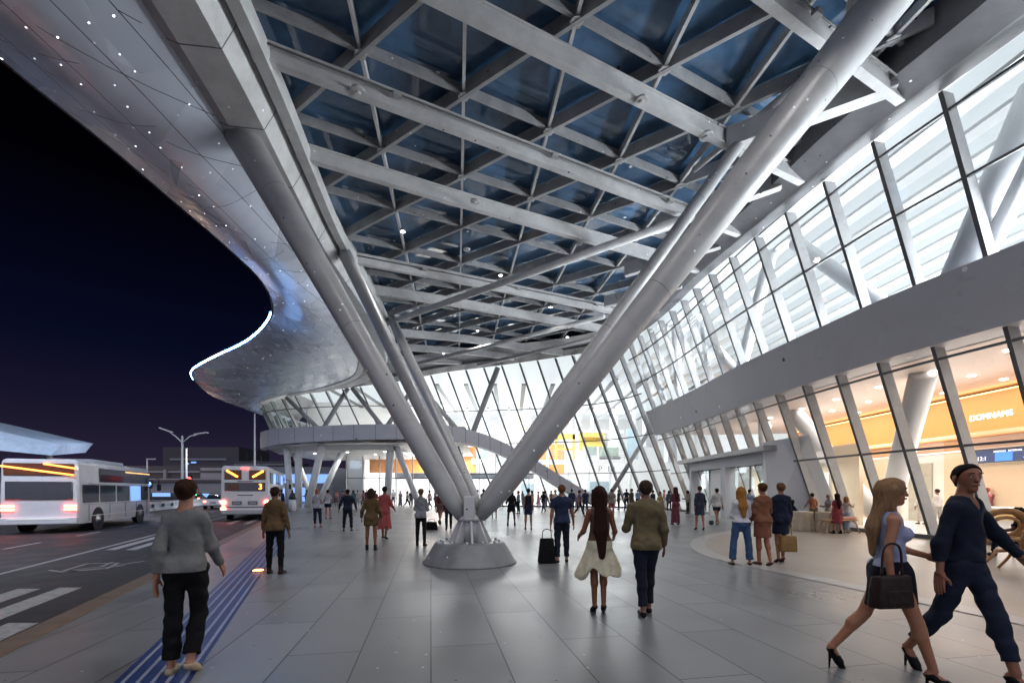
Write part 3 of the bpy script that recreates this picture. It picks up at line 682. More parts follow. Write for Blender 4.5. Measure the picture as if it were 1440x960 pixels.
def big_tube(a, b, r0, r1, r2, name='column_tube'):
    a = Vector(a); b = Vector(b); bm = NB(); n = 16; L_ = Vector((PX, PY_, 0))
    pts = [a.lerp(b, t)-L_ for t in [0, .025, .06] + [0.06+0.94*k/n for k in range(1, n+1)]]
    rad = []
    for p in pts:
        t = (p+L_-a).length/(b-a).length
        r = r0 + (r2-r0)*t**r1
        rad.append(r)
    rad[0] *= .55; rad[1] *= .82
    tube(bm, pts, rad, 32)
    o = obj(name, bm, M['column'], vc)
    bm = NB()
    for t in (0.42, 0.46*1.7):
        p = a.lerp(b, t)-L_; d = (b-a).normalized()
        r = np.interp(t, [(q+L_-a).length/(b-a).length for q in pts], rad)+0.002
        tube(bm, [p-d*0.008, p+d*0.008], float(r), 32, caps=False)
    obj('weld_ring', bm, M['dark_alu'], o)
    return o
big_tube((-1.14, 10.35, 1.02), (-8.0, 13.2, 12.2), .235, 1.6, .47)
big_tube((-0.90, 10.62, 1.05), (-7.45, 20.2, 12.2), .17, 1.2, .29)
big_tube((-0.76, 10.80, 1.15), (-7.5, 28.4, 12.3), .16, 1.0, .27)
big_tube((-0.72, 10.35, 1.02), (8.75, 9.9, 13.1), .235, 1.6, .53)
big_tube((-0.86, 10.75, 1.10), (7.2, 14.0, 12.6), .14, 1.0, .19)
bm = NB()
tube(bm, [(7.95+0.96, 10.05-10.4, 12.25), (8.3+.96, 10.0-10.4, 12.7)], 0.57, 32); obj('collar', bm, M['steel'], vc)

# ================================================================ ground
kd = Vector((-0.406, 1.0)).normalized(); kn = Vector((kd.y, -kd.x))   # kerb direction and the pavement side
def kc(c, y): return c - 0.406*y     # x on the line with offset c at depth y
def ground_mat():
    m = bpy.data.materials.new('pavement_slabs'); m.use_nodes = True; t = m.node_tree; b = t.nodes['Principled BSDF']; L = t.links.new; N = t.nodes.new
    tc = N('ShaderNodeTexCoord'); mp = N('ShaderNodeMapping'); mp.inputs['Rotation'].default_value = (0, 0, R(-90-10.1)); L(tc.outputs['Object'], mp.inputs[0])
    br = N('ShaderNodeTexBrick'); br.inputs['Scale'].default_value = 1.0; br.inputs['Brick Width'].default_value = 2.4; br.inputs['Row Height'].default_value = 0.70
    br.inputs['Mortar Size'].default_value = 0.007; br.inputs['Mortar Smooth'].default_value = 0.1; br.inputs['Bias'].default_value = 0.0
    br.inputs['Color1'].default_value = (0.160, 0.165, 0.17, 1); br.inputs['Color2'].default_value = (0.20, 0.205, 0.21, 1); br.inputs['Mortar'].default_value = (0.03, 0.03, 0.032, 1)
    L(mp.outputs[0], br.inputs['Vector'])
    n = N('ShaderNodeTexNoise'); n.inputs['Scale'].default_value = 0.5; n.inputs['Detail'].default_value = 6; n.inputs['Roughness'].default_value = 0.6; L(tc.outputs['Object'], n.inputs['Vector'])
    n2 = N('ShaderNodeTexNoise'); n2.inputs['Scale'].default_value = 9; n2.inputs['Detail'].default_value = 5; L(tc.outputs['Object'], n2.inputs['Vector'])
    mr = N('ShaderNodeMapRange'); mr.inputs['From Min'].default_value = .3; mr.inputs['From Max'].default_value = .7; mr.inputs['To Min'].default_value = 0.74; mr.inputs['To Max'].default_value = 1.22; L(n.outputs[0], mr.inputs[0])
    # specks: gum and grit
    v = N('ShaderNodeTexVoronoi'); v.voronoi_dimensions = '2D'; v.inputs['Scale'].default_value = 2.6; L(tc.outputs['Object'], v.inputs['Vector'])
    sp_ = N('ShaderNodeMath'); sp_.operation = 'LESS_THAN'; sp_.inputs[1].default_value = 0.030; L(v.outputs['Distance'], sp_.inputs[0])
    sepc = N('ShaderNodeSeparateColor'); L(v.outputs['Color'], sepc.inputs[0])
    gt = N('ShaderNodeMath'); gt.operation = 'GREATER_THAN'; gt.inputs[1].default_value = 0.7; L(sepc.outputs[0], gt.inputs[0])
    spm = N('ShaderNodeMath'); spm.operation = 'MULTIPLY'; L(sp_.outputs[0], spm.inputs[0]); L(gt.outputs[0], spm.inputs[1])
    s1 = N('ShaderNodeVectorMath'); s1.operation = 'SCALE'; L(br.outputs['Color'], s1.inputs[0]); L(mr.outputs[0], s1.inputs['Scale'])
    mc = N('ShaderNodeMix'); mc.data_type = 'RGBA'; L(spm.outputs[0], mc.inputs['Factor']); L(s1.outputs[0], mc.inputs['A'])
    vc2 = N('ShaderNodeMix'); vc2.data_type = 'RGBA'; vc2.inputs['A'].default_value = (0.02, 0.02, 0.02, 1); vc2.inputs['B'].default_value = (0.5, 0.5, 0.52, 1)
    g5 = N('ShaderNodeMath'); g5.operation = 'GREATER_THAN'; g5.inputs[1].default_value = 0.5; L(sepc.outputs[1], g5.inputs[0]); L(g5.outputs[0], vc2.inputs['Factor'])
    L(vc2.outputs['Result'], mc.inputs['B']); L(mc.outputs['Result'], b.inputs['Base Color'])
    ro = N('ShaderNodeMapRange'); ro.inputs['From Min'].default_value = .3; ro.inputs['From Max'].default_value = .7; ro.inputs['To Min'].default_value = 0.26; ro.inputs['To Max'].default_value = 0.44; L(n.outputs[0], ro.inputs[0]); L(ro.outputs[0], b.inputs['Roughness'])
    b.inputs['Specular IOR Level'].default_value = 0.5
    bp = N('ShaderNodeBump'); bp.inputs['Strength'].default_value = 0.12; bp.inputs['Distance'].default_value = 0.01; L(n2.outputs[0], bp.inputs['Height'])
    bp2 = N('ShaderNodeBump'); bp2.invert = True; bp2.inputs['Strength'].default_value = 0.4; bp2.inputs['Distance'].default_value = 0.004; L(br.outputs['Fac'], bp2.inputs['Height']); L(bp.outputs[0], bp2.inputs['Normal'])
    L(bp2.outputs[0], b.inputs['Normal'])
    return m
M['pave'] = ground_mat()
M['beige_pave'] = mat('beige_paving', (0.30, 0.26, 0.22), 0.38, nscale=0.9, namt=0.10, bump=0.06, bscale=12, rvar=0.06)
M['border'] = mat('pale_border_paving', (0.34, 0.33, 0.32), 0.38, nscale=1.5, namt=0.10, rvar=0.06)
M['asphalt'] = mat('asphalt', (0.028, 0.027, 0.028), 0.65, nscale=1.2, namt=0.3, bump=0.5, bscale=60, rvar=0.15)
M['kerb'] = mat('kerb_stone', (0.15, 0.11, 0.08), 0.55, nscale=4, namt=0.2)
M['marking'] = mat('road_paint', (0.33, 0.33, 0.33), 0.6, nscale=14, namt=0.35)
M['ground'] = mat('far_ground', (0.05, 0.05, 0.052), 0.7)
KC = -3.46
bm = NB(); poly(bm, [(-900, -60, -0.30), (900, -60, -0.30), (900, 1500, -0.30), (-900, 1500, -0.30)]); tag(obj('ground', bm, M['ground']), kind='structure')
bm = NB()
poly(bm, [(kc(KC+.25, -20), -20, 0), (40, -20, 0), (40, 80, 0), (kc(KC+.25, 80), 80, 0)])
tag(obj('pavement', bm, M['pave']), kind='structure')
bm = NB(); pts = [(kc(KC+.125, y), y, 0) for y in range(-20, 81, 2)]
sweep(bm, pts, rect(0.29, 0.16, -0.148)); tag(obj('kerb', bm, M['kerb']), kind='structure')
bm = NB(); poly(bm, [(kc(KC-26, -20), -20, -0.12), (kc(KC, -20), -20, -0.12), (kc(KC, 160), 160, -0.12), (kc(KC-26, 160), 160, -0.12)])
tag(obj('road', bm, M['asphalt']), kind='structure')
def strip(bm, c0, c1, y0, y1, z, skew=0.0):
    poly(bm, [(kc(c0, y0), y0, z), (kc(c1, y0), y0+skew, z), (kc(c1, y1), y1+skew, z), (kc(c0, y1), y1, z)])
bm = NB(); z = -0.116
strip(bm, -6.92, -6.79, 3, 130, z)
for y in range(4, 120, 4): strip(bm, -9.75, -9.62, y+1.6, y+3.4, z)
for y in range(4, 120, 4): strip(bm, -13.0, -12.87, y, y+1.8, z)
for c, y1 in ((-4.0, 6.0), (-4.62, 8.2), (-5.30, 8.1), (-6.0, 8.0)): strip(bm, c-.2, c+.2, 1.5, y1, z)
strip(bm, -6.55, -6.25, 13.4, 18.6, z); strip(bm, -5.95, -5.65, 13.4, 18.6, z)
for c in (-4.3, -5.2): strip(bm, c-.15, c+.15, 24, 28, z)
tag(obj('road_markings', bm, M['marking']), kind='structure')
bm = NB()
sym = [(-5.95, 9.6), (-5.55, 10.1), (-5.65, 10.9), (-5.15, 11.1), (-5.25, 10.1), (-4.95, 9.95)]
def gl(c, y): return Vector((kc(c, y), y, -0.116))
for seq in (((-6.1, 10.0), (-5.65, 9.75), (-4.75, 10.6)), ((-5.75, 9.9), (-5.75, 10.9), (-5.05, 11.0), (-4.95, 10.2), (-5.65, 9.8)), ((-5.6, 10.05), (-5.2, 10.45), (-5.25, 11.1)), ((-4.95, 10.6), (-4.55, 11.3))):
    for a, b in zip(seq, seq[1:]):
        a = gl(*a); b = gl(*b); d = (b-a).normalized(); s = Vector((d.y, -d.x, 0))*0.035; e2 = d*0.02
        poly(bm, [a-s-e2, a+s-e2, b+s+e2, b-s+e2])
o = obj('bicycle_marking', bm, M['marking']); tag(o, kind='structure')
# blue tactile stripe
M['blue'] = mat('blue_stripe_paint', (0.014, 0.035, 0.13), 0.4, nscale=6, namt=0.25)
M['stripe'] = mat('pale_stripe_paint', (0.24, 0.27, 0.36), 0.45, nscale=8, namt=0.2)
def bl(c, y, z): return (c-0.428*y, y, z)
bm = NB(); poly(bm, [bl(-1.72, 1, .004), bl(-1.08, 1, .004), bl(-1.08, 20, .004), bl(-1.72, 20, .004)]); tag(obj('blue_pavement_stripe', bm, M['blue']), kind='structure')
bm = NB()
for k in range(5):
    c = -1.66 + k*0.125; poly(bm, [bl(c, 1, .008), bl(c+.035, 1, .008), bl(c+.035, 20, .008), bl(c, 20, .008)])
tag(obj('pavement_stripe_lines', bm, M['stripe']), kind='structure')
# beige curved paving zone with pale border
arc = cr([(6.9, 3.2), (6.75, 4.6), (6.5, 5.9), (6.1, 7.4), (5.6, 9.4), (5.25, 11.2), (5.7, 13.4), (7.1, 16.0), (9.5, 18.4), (13.0, 20.4), (14.0, 20.8)], 8)
bm = NB(); poly(bm, [(x, y, .004) for x, y in arc] + [(30, 20.8, .004), (30, 3.2, .004)]); tag(obj('beige_paving', bm, M['beige_pave']), kind='structure')
bm = NB(); sweep(bm, [(x, y, .008) for x, y in arc], [(-0.42, 0), (0.0, 0)], closed_prof=False); tag(obj('paving_border', bm, M['border']), kind='structure')
# interior floor
bm = NB()
poly(bm, [(p[0]+.15, p[1], 0.02) for p in BASE[:97]] + [(-2.5, 75, .02), (30, 75, .02), (30, 4, .02)])
poly(bm, [(-19, 52.2, 0.02), (-2.6, 52.2, 0.02), (-2.6, 75, .02), (-19, 75, .02)])
tag(obj('hall_floor', bm, M['white_floor']), kind='structure')
bm = NB(); sweep(bm, [(p[0]-.25, p[1]-.12, 0.006) for p in BASE[:97]], rect(0.30, 0.14)); obj('base_kerb', bm, M['dark_alu'], bld)

# ================================================================ lamps of the hall, some added as fill
def area(name, loc, size, power, colr=(1, 1, 1), rot=(0, 0, 0)):
    d = bpy.data.lights.new(name, 'AREA'); d.shape = 'RECTANGLE'; d.size, d.size_y = size; d.energy = power; d.color = colr
    o = bpy.data.objects.new(name, d); col.objects.link(o); o.location = loc; o.rotation_euler = rot; o.parent = bld; return o
area('upper_hall_lamp', (22, 20, 12.2), (6, 26), 600, (0.90, 0.96, 1))
area('upper_hall_fill_lamp', (24, 19, 10.2), (4.6, 28), 1500, (0.90, 0.95, 1), (0, R(90), 0))  # added, unseen: shines out through the upper glass onto columns and beams
uw = area('concourse_fill_lamp', (14.4, 18.5, 8.35), (0.9, 25), 2300, (0.92, 0.96, 1), (0, R(112), 0)); uw.data.spread = R(115)  # added behind the glass to wash the canopy beams, no fixture stands here
area('lower_hall_lamp', (17.6, 20, 5.85), (4.0, 22), 650, (1.0, 0.93, 0.84))
area('lower_hall_fill_lamp', (22.0, 20, 2.6), (2.4, 24), 900, (1.0, 0.92, 0.84), (0, R(90), 0))  # added fill, faces out so light leaves through the lower glass
area('far_hall_lamp', (2, 58, 12.9), (30, 18), 7500, (1, 0.99, 0.97))
area('far_hall_fill_lamp', (2, 70, 7.5), (34, 11), 3800, (0.97, 0.98, 1), (R(-90), 0, 0))  # added light panel facing out, brightens the canopy ceiling
area('far_left_hall_lamp', (-16, 54, 10.2), (16, 9), 900, (1, 0.98, 0.93))
area('under_deck_lamp', (-11, 55.2, 5.7), (15, 3), 2200, (1, 0.97, 0.92))
area('under_deck_hall_lamp', (-11, 66, 7.0), (14, 12), 900, (1, 0.97, 0.92))
area('portal_lamp', (14.6, 27.2, 2.95), (2, 8), 260, (1, 0.93, 0.84))
for k, i in enumerate((32, 40)):      # the blue strip's own light, thrown back on the soffit
    p = OUTER[i]; d = bpy.data.lights.new('led_glow', 'POINT'); d.energy = 28; d.color = (0.25, 0.5, 1.0); d.shadow_soft_size = 0.8
    o = bpy.data.objects.new('led_glow', d); col.objects.link(o); o.location = (p[0]+1.5, p[1]-0.6, p[2]-1.3); o.parent = can
for (x, y) in ((-21, 48.5), (-17, 47), (-13, 46.5), (-9, 46.5), (-15, 50), (-8, 50)):
    bm = NB(); cone(bm, (x, y, 5.60), .14, .14, .02, 16); obj('ceiling_spot', bm, M['downlight'], bld)
    d = bpy.data.lights.new('deck_spot', 'SPOT'); d.energy = 260; d.spot_size = R(130); d.spot_blend = .6; d.shadow_soft_size = .1
    o = bpy.data.objects.new('deck_spot', d); col.objects.link(o); o.location = (x, y, 5.55); o.parent = bld
# ================================================================ vehicles
M['bus_white'] = mat('bus_paint_white', (0.72, 0.72, 0.74), 0.28, nscale=1.5, namt=0.08, coat=0.4, specks=2.0)
M['bus_grey'] = mat('bus_paint_grey', (0.42, 0.42, 0.45), 0.3, nscale=1.5, namt=0.06)
M['tint'] = mat('tinted_glass', (0.03, 0.035, 0.045), 0.08, spec=0.8)
M['amber_tint'] = mat('amber_tinted_glass', (0.12, 0.035, 0.008), 0.15)
M['amber'] = emit('amber_light', (1.0, 0.34, 0.04), 5.0)
M['tail'] = emit('tail_light', (1.0, 0.10, 0.06), 12.0)
M['tail_core'] = emit('tail_light_core', (1.0, 0.55, 0.45), 9.0)
M['cool_lit'] = emit('lit_window_blue', (0.22, 0.42, 0.85), 0.8)
M['warm_lit'] = emit('lit_window_warm', (1.0, 0.50, 0.18), 1.3)
M['orange_line'] = emit('orange_lamp_line', (1.0, 0.28, 0.05), 4.0)
M['green_sig'] = emit('green_signal', (0.05, 1.0, 0.5), 4.0)
M['red_sig'] = emit('red_signal', (1.0, 0.04, 0.03), 8.0)
M['blue_sig'] = emit('blue_signal', (0.1, 0.25, 1.0), 5.0)
M['plate'] = mat('plate_grey', (0.16, 0.17, 0.18), 0.4)
def body_loft(bm, secs, mi=0):
    """closed loft through sections: list of (y, half width bottom, half width top, z0, z1, corner)"""
    rings = []
    for y, wb, wt, z0, z1, c in secs:
        pr = []
        for k in range(5): a = math.pi/2*k/4; pr.append((wt-c+c*math.cos(a), z1-c+c*math.sin(a)))
        for k in range(5): a = math.pi/2*(1+k/4); pr.append((-wt+c+c*math.cos(a), z1-c+c*math.sin(a)))
        pr.append((-wb, (z0+z1)/2*0.7)); pr.append((-wb+0.03, z0)); pr.append((wb-0.03, z0)); pr.append((wb, (z0+z1)/2*0.7))
        rings.append([bm.verts.new((x, y, z)) for x, z in pr])
    n = len(rings[0])
    for a, b in zip(rings, rings[1:]):
        for k in range(n): bm.faces.new((a[k], a[(k+1) % n], b[(k+1) % n], b[k])).material_index = mi
    bm.faces.new(rings[0]); bm.faces.new(rings[-1])
    bmesh.ops.recalc_face_normals(bm, faces=bm.faces)
def wheel(parent, x, y, r, side):
    bm = NB(); Mx = Matrix.Translation((x, y, r)) @ Matrix.Rotation(R(90), 4, 'Y')
    prof = [(r*0.62, -0.12), (r*0.92, -0.13), (r, -0.08), (r, 0.08), (r*0.92, 0.13), (r*0.62, 0.12)]
    lathe(bm, prof, n=28); bmesh.ops.transform(bm, matrix=Mx, verts=bm.verts)
    wo = obj('wheel', bm, M['tyre'], parent)
    bm = NB(); s = side
    lathe(bm, [(r*0.6, 0.0), (r*0.58, 0.03), (r*0.3, 0.05), (r*0.16, 0.10), (r*0.12, 0.11)], n=24)
    bmesh.ops.transform(bm, matrix=Matrix.Translation((x+s*0.11, y, r)) @ Matrix.Rotation(R(90)*s, 4, 'Y'), verts=bm.verts)
    obj('rim', bm, M['chrome'], wo)
ROADROT = math.atan(0.406)
def bus(name, label, loc, L, H, W, rot, decker=True, group=None):
    t = thing(name, label, 'bus', loc, rot, group); h = W/2
    bm = NB(); body_loft(bm, [(0, h-.06, h-.12, .45, H-.06, .18), (0.08, h, h-.05, .36, H, .2), (L*.3, h, h-.05, .34, H, .2), (L-.5, h, h-.05, .34, H, .2), (L-.05, h-.08, h-.2, .36, H-.25, .25)])
    autosmooth(obj('body', bm, M['bus_white'], t), 35)
    for y in (L*.2, L*.78):
        for s in (-1, 1):
            wheel(t, s*(h-.13), y, .46, s)
            bm = NB(); tube(bm, [(s*(h-0.02), y, .46), (s*(h+.012), y, .46)], .56, 24); obj('wheel_arch', bm, M['black'], t)
    return t
# ---- the coach seen from behind
Y0 = 26.6
bt = bus('city_bus', 'tall white bus seen from behind with glowing red tail lamps and slanted amber lights', ((345-720)/640*Y0, Y0, -0.12), 11.5, 3.2, 2.5, ROADROT)
bm = NB(); box(bm, (-0.62, -.01, 2.68), (0.86, .05, .56), bev=.02); obj('rear_window', bm, M['amber_tint'], bt)
bm = NB(); box(bm, (0.62, -.01, 2.68), (0.86, .05, .56), bev=.02); obj('rear_window', bm, M['amber_tint'], bt)
for s in (-1, 1):
    bm = NB(); box(bm, (0, 0, 0), (.68, .03, .10), M=Matrix.Translation((s*0.66, -.05, 2.74)) @ Matrix.Rotation(-s*R(33), 4, 'Y'), bev=.03); obj('amber_lamp', bm, M['amber'], bt)
bm = NB(); box(bm, (0, -.012, 1.98), (2.08, .05, .50), bev=.03); obj('rear_window', bm, M['tint'], bt)
bm = NB(); box(bm, (-0.62, -.040, 1.98), (.6, .01, .38)); obj('lit_panel', bm, M['amber_tint'], bt)
def text(name, body, size, loc, rot, m, parent, ext=0.004, align='CENTER'):
    c = bpy.data.curves.new(name, 'FONT'); c.body = body; c.size = size; c.extrude = ext; c.align_x = align; c.align_y = 'CENTER'
    c.materials.append(M[m]); t0 = bpy.data.objects.new(name, c); col.objects.link(t0)
    dg = bpy.context.evaluated_depsgraph_get(); me = bpy.data.meshes.new_from_object(t0.evaluated_get(dg)); bpy.data.objects.remove(t0)
    o = bpy.data.objects.new(name, me); col.objects.link(o); o.location = loc; o.rotation_euler = rot; o.parent = parent; return o
text('route_number', '3', .46, (.78, -.042, 1.98), (R(90), 0, 0), 'amber', bt)
for x in (-.42, .38):
    bm = NB(); box(bm, (x, -.01, 1.04), (.5, .05, .22), bev=.01); p = obj('number_plate', bm, M['plate'], bt)
    text('plate_lettering', 'CA 41', .12, (x, -.04, 1.04), (R(90), 0, 0), 'white', p, .002)
for s, zz in ((-1, 1.08), (-1, .72), (1, 1.08)):
    bm = NB(); tube(bm, [(s*1.10, .03, zz), (s*1.10, -.05, zz)], .15, 20); l = obj('tail_lamp', bm, M['tail'], bt)
    bm = NB(); tube(bm, [(s*1.10, -.05, zz), (s*1.10, -.06, zz)], .08, 16); obj('bulb', bm, M['tail_core'], l)
bm = NB(); box(bm, (0, -.03, .52), (2.4, .16, .26), bev=.04); obj('bumper', bm, M['bus_grey'], bt)
for z in (2.30, 1.50, .80):
    bm = NB(); box(bm, (0, -.01, z), (.8 if z > 1 else 2.0, .03, .045)); obj('vent_slot', bm, M['black'], bt)
bm = NB(); box(bm, (0, 0.0, 3.07), (.4, .08, .12), bev=.03); obj('top_brake_lamp', bm, M['red_sig'], bt)
for k in range(6):
    for z0, z1 in ((2.2, 2.85), (1.35, 1.95)):
        bm = NB(); box(bm, (1.235, 1.4+k*1.65, (z0+z1)/2), (.03, 1.4, z1-z0), bev=.01); obj('side_window', bm, M['tint' if (k+int(z0)) % 3 else 'cool_lit'], bt)
bm = NB(); box(bm, (-1.235, 5.6, 2.2), (.03, 9.5, 1.2)); obj('side_window', bm, M['tint'], bt)
def bus_extras(t, L, H, h):
    for k, y in enumerate((L*.1, L*.34, L*.55, L*.72, L*.9)):
        bm = NB(); box(bm, (h+.003, y, .80), (.012, .012, .72)); obj('panel_seam', bm, M['black'], t)
    bm = NB(); box(bm, (h+.002, L*.5, 1.16), (.012, L*.9, .012)); obj('panel_seam', bm, M['black'], t)
    bm = NB(); tube(bm, [(h-.1, L-.2, H-.5), (h+.3, L+.05, H-.6), (h+.32, L+.05, H-.9)], .025, 8); box(bm, (h+.32, L+.05, H-1.1), (.2, .08, .4), bev=.03); obj('mirror', bm, M['black'], t)
    bm = NB(); box(bm, (0, L*.5, H+.08), (1.5, L*.4, .2), bev=.06); obj('roof_unit', bm, M['bus_grey'], t)
bus_extras(bt, 11.5, 3.2, 1.25)
# ---- the shuttle coach on the far lane
sh = bus('shuttle_coach', 'white shuttle coach with orange roof light lines on the far lane', (-19.3, 18.6, -0.12), 8.6, 3.05, 2.5, ROADROT)
bm = NB(); box(bm, (1.245, 5.0, 2.46), (.03, 6.2, .62), bev=.01); obj('upper_window', bm, M['tint'], sh)
bm = NB(); box(bm, (1.262, 6.4, 2.70), (.01, 3.4, .05)); obj('window_light_line', bm, M['warm_lit'], sh)
bm = NB(); box(bm, (1.27, 4.6, 2.08), (.05, 7.4, .06)); obj('waist_rail', bm, M['bus_white'], sh)
for (y, wdt, m) in ((1.05, 1.5, 'tint'), (2.75, 1.6, 'tint'), (4.5, 1.5, 'tint'), (6.1, 1.3, 'cool_lit'), (7.4, 1.0, 'tint')):
    bm = NB(); box(bm, (1.245, y, 1.62), (.03, wdt, .78), bev=.01); obj('side_window', bm, M[m], sh)
bm = NB(); box(bm, (1.26, 4.2, .66), (.02, 6.2, .04)); obj('trim_line', bm, M['white'], sh)
bm = NB(); box(bm, (0, -.02, 1.75), (2.1, .05, .75), bev=.03); obj('rear_window', bm, M['tint'], sh)
bm = NB(); box(bm, (0, -.02, 2.62), (2.2, .05, .5), bev=.03); obj('rear_window', bm, M['amber_tint'], sh)
for (x0, z0, x1, z1) in ((-1.15, 2.74, 1.1, 2.40), (0.15, 2.85, 1.15, 2.68)):
    bm = NB(); tube(bm, [(x0, -.07, z0), (x1, -.07, z1)], .035, 10); obj('roof_light_line', bm, M['orange_line'], sh)
for s in (-1, 1):
    for z in (1.12, .98):
        bm = NB(); box(bm, (s*.98, -.03, z), (.42, .06, .09), bev=.02); obj('tail_lamp', bm, M['tail'], sh)
bm = NB(); box(bm, (0, -.05, .52), (2.46, .18, .3), bev=.05); obj('bumper', bm, M['bus_white'], sh)
bm = NB(); box(bm, (0, -.15, .60), (1.9, .02, .05)); obj('bumper_strip', bm, M['luminous_cool'], sh)
bus_extras(sh, 8.6, 3.05, 1.25)
# second vehicle partly outside the left edge
s2 = bus('shuttle_coach', 'pale coach cut off by the left edge beside the white shuttle', (-21.6, 13.0, -0.12), 4.6, 2.9, 2.2, ROADROT)
bm = NB(); box(bm, (1.09, 2.4, 1.75), (.03, 3.6, .7), bev=.01); obj('side_window', bm, M['tint'], s2)
for s in (-1, 1):
    bm = NB(); box(bm, (s*.85, -.03, 1.05), (.34, .06, .2), bev=.02); obj('tail_lamp', bm, M['tail'], s2)
# ---- cars
def car(label, loc, rot, lights='tail', paint='bus_white'):
    t = thing('parked_car' if lights is None else 'car', label, 'car', loc, rot)
    bm = NB(); body_loft(bm, [(0, .78, .74, .45, .85, .1), (.12, .86, .82, .3, .95, .12), (1.0, .9, .84, .26, 1.0, .12), (3.3, .9, .84, .26, .98, .12), (4.2, .84, .76, .3, .78, .12), (4.35, .7, .6, .4, .66, .1)])
    autosmooth(obj('body', bm, M[paint], t), 35)
    bm = NB(); body_loft(bm, [(.45, .78, .70, .9, .99, .04), (1.1, .76, .58, .9, 1.42, .12), (2.2, .76, .58, .9, 1.44, .12), (3.2, .78, .68, .9, 1.0, .04)])
    autosmooth(obj('cabin_glass', bm, M['tint'], t), 35)
    bm = NB(); box(bm, (0, 1.65, 1.43), (1.06, 1.1, .05), bev=.02); obj('roof', bm, M[paint], t)
    for y in (.85, 3.45):
        for s in (-1, 1): wheel(t, s*.78, y, .32, s)
    for s in (-1, 1):
        bm = NB(); box(bm, (s*.66, .0, .74), (.26, .08, .13), bev=.03); obj('tail_lamp', bm, M['tail'], t)
    bm = NB(); box(bm, (0, -.01, .62), (.5, .03, .12)); obj('number_plate', bm, M['plate'], t)
    bm = NB(); box(bm, (0, 0, .42), (1.6, .12, .16), bev=.03); obj('bumper', bm, M['bus_grey'], t)
    return t
car('white sedan with red tail lights driving away beside the tall bus', (-28.6, 43.5, -.12), ROADROT)
car('dark hatchback with red tail lights far down the road behind the white sedan', (-43.5, 62, -.12), ROADROT, paint='bus_grey')
car('small grey car far off on the left of the road near the low barrier', (-47.0, 56, -.12), ROADROT, paint='bus_grey')
# ================================================================ street furniture
def street_lamp(label, x, y, h, arms=True):
    t = thing('street_lamp', label, 'street lamp', (x, y, -.12))
    bm = NB(); tube(bm, [(0, 0, 0), (0, 0, h*.4), (0, 0, h)], [.16, .12, .08], 12); cone(bm, (0, 0, 0), .22, .2, .3, 12); obj('pole', bm, M['column_white'], t)
    if arms:
        for dx, dz, rr in ((-1.9, .55, -20), (2.2, .0, 8)):
            bm = NB(); tube(bm, [(0, 0, h-.7), (dx*.35, 0, h-.05), (dx*.7, 0, h+dz*.5+.12)], [.07, .06, .05], 8); obj('arm', bm, M['column_white'], t)
            bm = NB(); box(bm, (0, 0, 0), (1.3, .34, .12), M=Matrix.Translation((dx*.85, 0, h+dz*.6+.22)) @ Matrix.Rotation(R(-rr), 4, 'Y'), bev=.04); obj('lamp_head', bm, M['column_white'], t)
    return t
street_lamp('tall white street lamp with two unequal arms beyond the road', -32.6, 45, 7.2)
lm = street_lamp('thin single pole mast just right of the double armed street lamp', -36.5, 51, 6.5, False)
lp = street_lamp('short grey lamp post standing before the dark parking building', -46.5, 58, 5.8, False)
bm = NB(); box(bm, (.5, 0, 5.8), (1.1, .2, .12)); obj('lamp_head', bm, M['column_white'], lp)
street_lamp('faint thin mast rising behind the tall bus', -34.2, 60.5, 12.0, False)
def signal(label, x, y, z, m, h=None):
    t = thing('traffic_light', label, 'traffic light', (x, y, -.12))
    bm = NB(); tube(bm, [(0, 0, 0), (0, 0, z)], .07, 8); obj('post', bm, M['dark_alu'], t)
    bm = NB(); box(bm, (0, 0, z+.1), (.5, .3, 1.1), bev=.05); hd = obj('signal_head', bm, M['black'], t)
    bm = NB(); tube(bm, [(0, -.15, z+.1), (0, -.22, z+.1)], .28, 16); obj('lens', bm, M[m], hd)
def sig(label, px, py, Y, m):
    p = at(px, py, Y); signal(label, p[0], Y, p[2], m)
sig('traffic light showing green beyond the head of the woman in grey', 276, 693, 58, 'green_sig')
sig('traffic light showing red on a tall post behind the street lamp', 267, 673, 62, 'red_sig')
sig('small blue signal lamp before the dark brick building', 211, 680, 60, 'blue_sig')
# low white crash barrier
br_ = thing('crash_barrier', 'low white concrete crash barrier along the far side of the road', 'barrier', (0, 0, -.12))
bm = NB(); P_ = [(kc(-15.6, y), y, 0) for y in (34, 40, 46, 52, 60)]
sweep(bm, P_, [(-.25, 0), (-.12, .3), (-.08, .75), (.08, .75), (.12, .3), (.25, 0)]); obj('rail', bm, M['white'], br_)
for k, y in enumerate((35, 37.5, 40, 42.5, 45)):
    bm = NB(); box(bm, (kc(-15.32, y), y, .42), (.06, .5, .3), rz=ROADROT); obj('marker_slot', bm, M['black'], br_)
# ---- buildings beyond the road
M['far_dark'] = mat('far_dark_concrete', (0.07, 0.068, 0.085), 0.8, namt=0.2)
M['far_brick'] = mat('far_red_brick', (0.16, 0.07, 0.06), 0.8, namt=0.2)
M['far_pale'] = mat('far_pale_wall', (0.22, 0.24, 0.29), 0.7, namt=0.1)
M['haze_white'] = mat('pale_blue_fascia', (0.50, 0.60, 0.72), 0.5)
def block(name, label, cat, x0, x1, y0, y1, h, m, extras=()):
    t = thing(name, label, cat, ((x0+x1)/2, y0, -.3))
    bm = NB(); box2(bm, (x0-(x0+x1)/2, 0, 0), (x1-(x0+x1)/2, y1-y0, h)); obj('wall', bm, M[m], t)
    for (ex0, ex1, ez0, ez1, em, en, pr) in extras:
        bm = NB(); box2(bm, (ex0-(x0+x1)/2, -pr, ez0), (ex1-(x0+x1)/2, -0.004, ez1)); obj(en, bm, M[em], t)
    return t
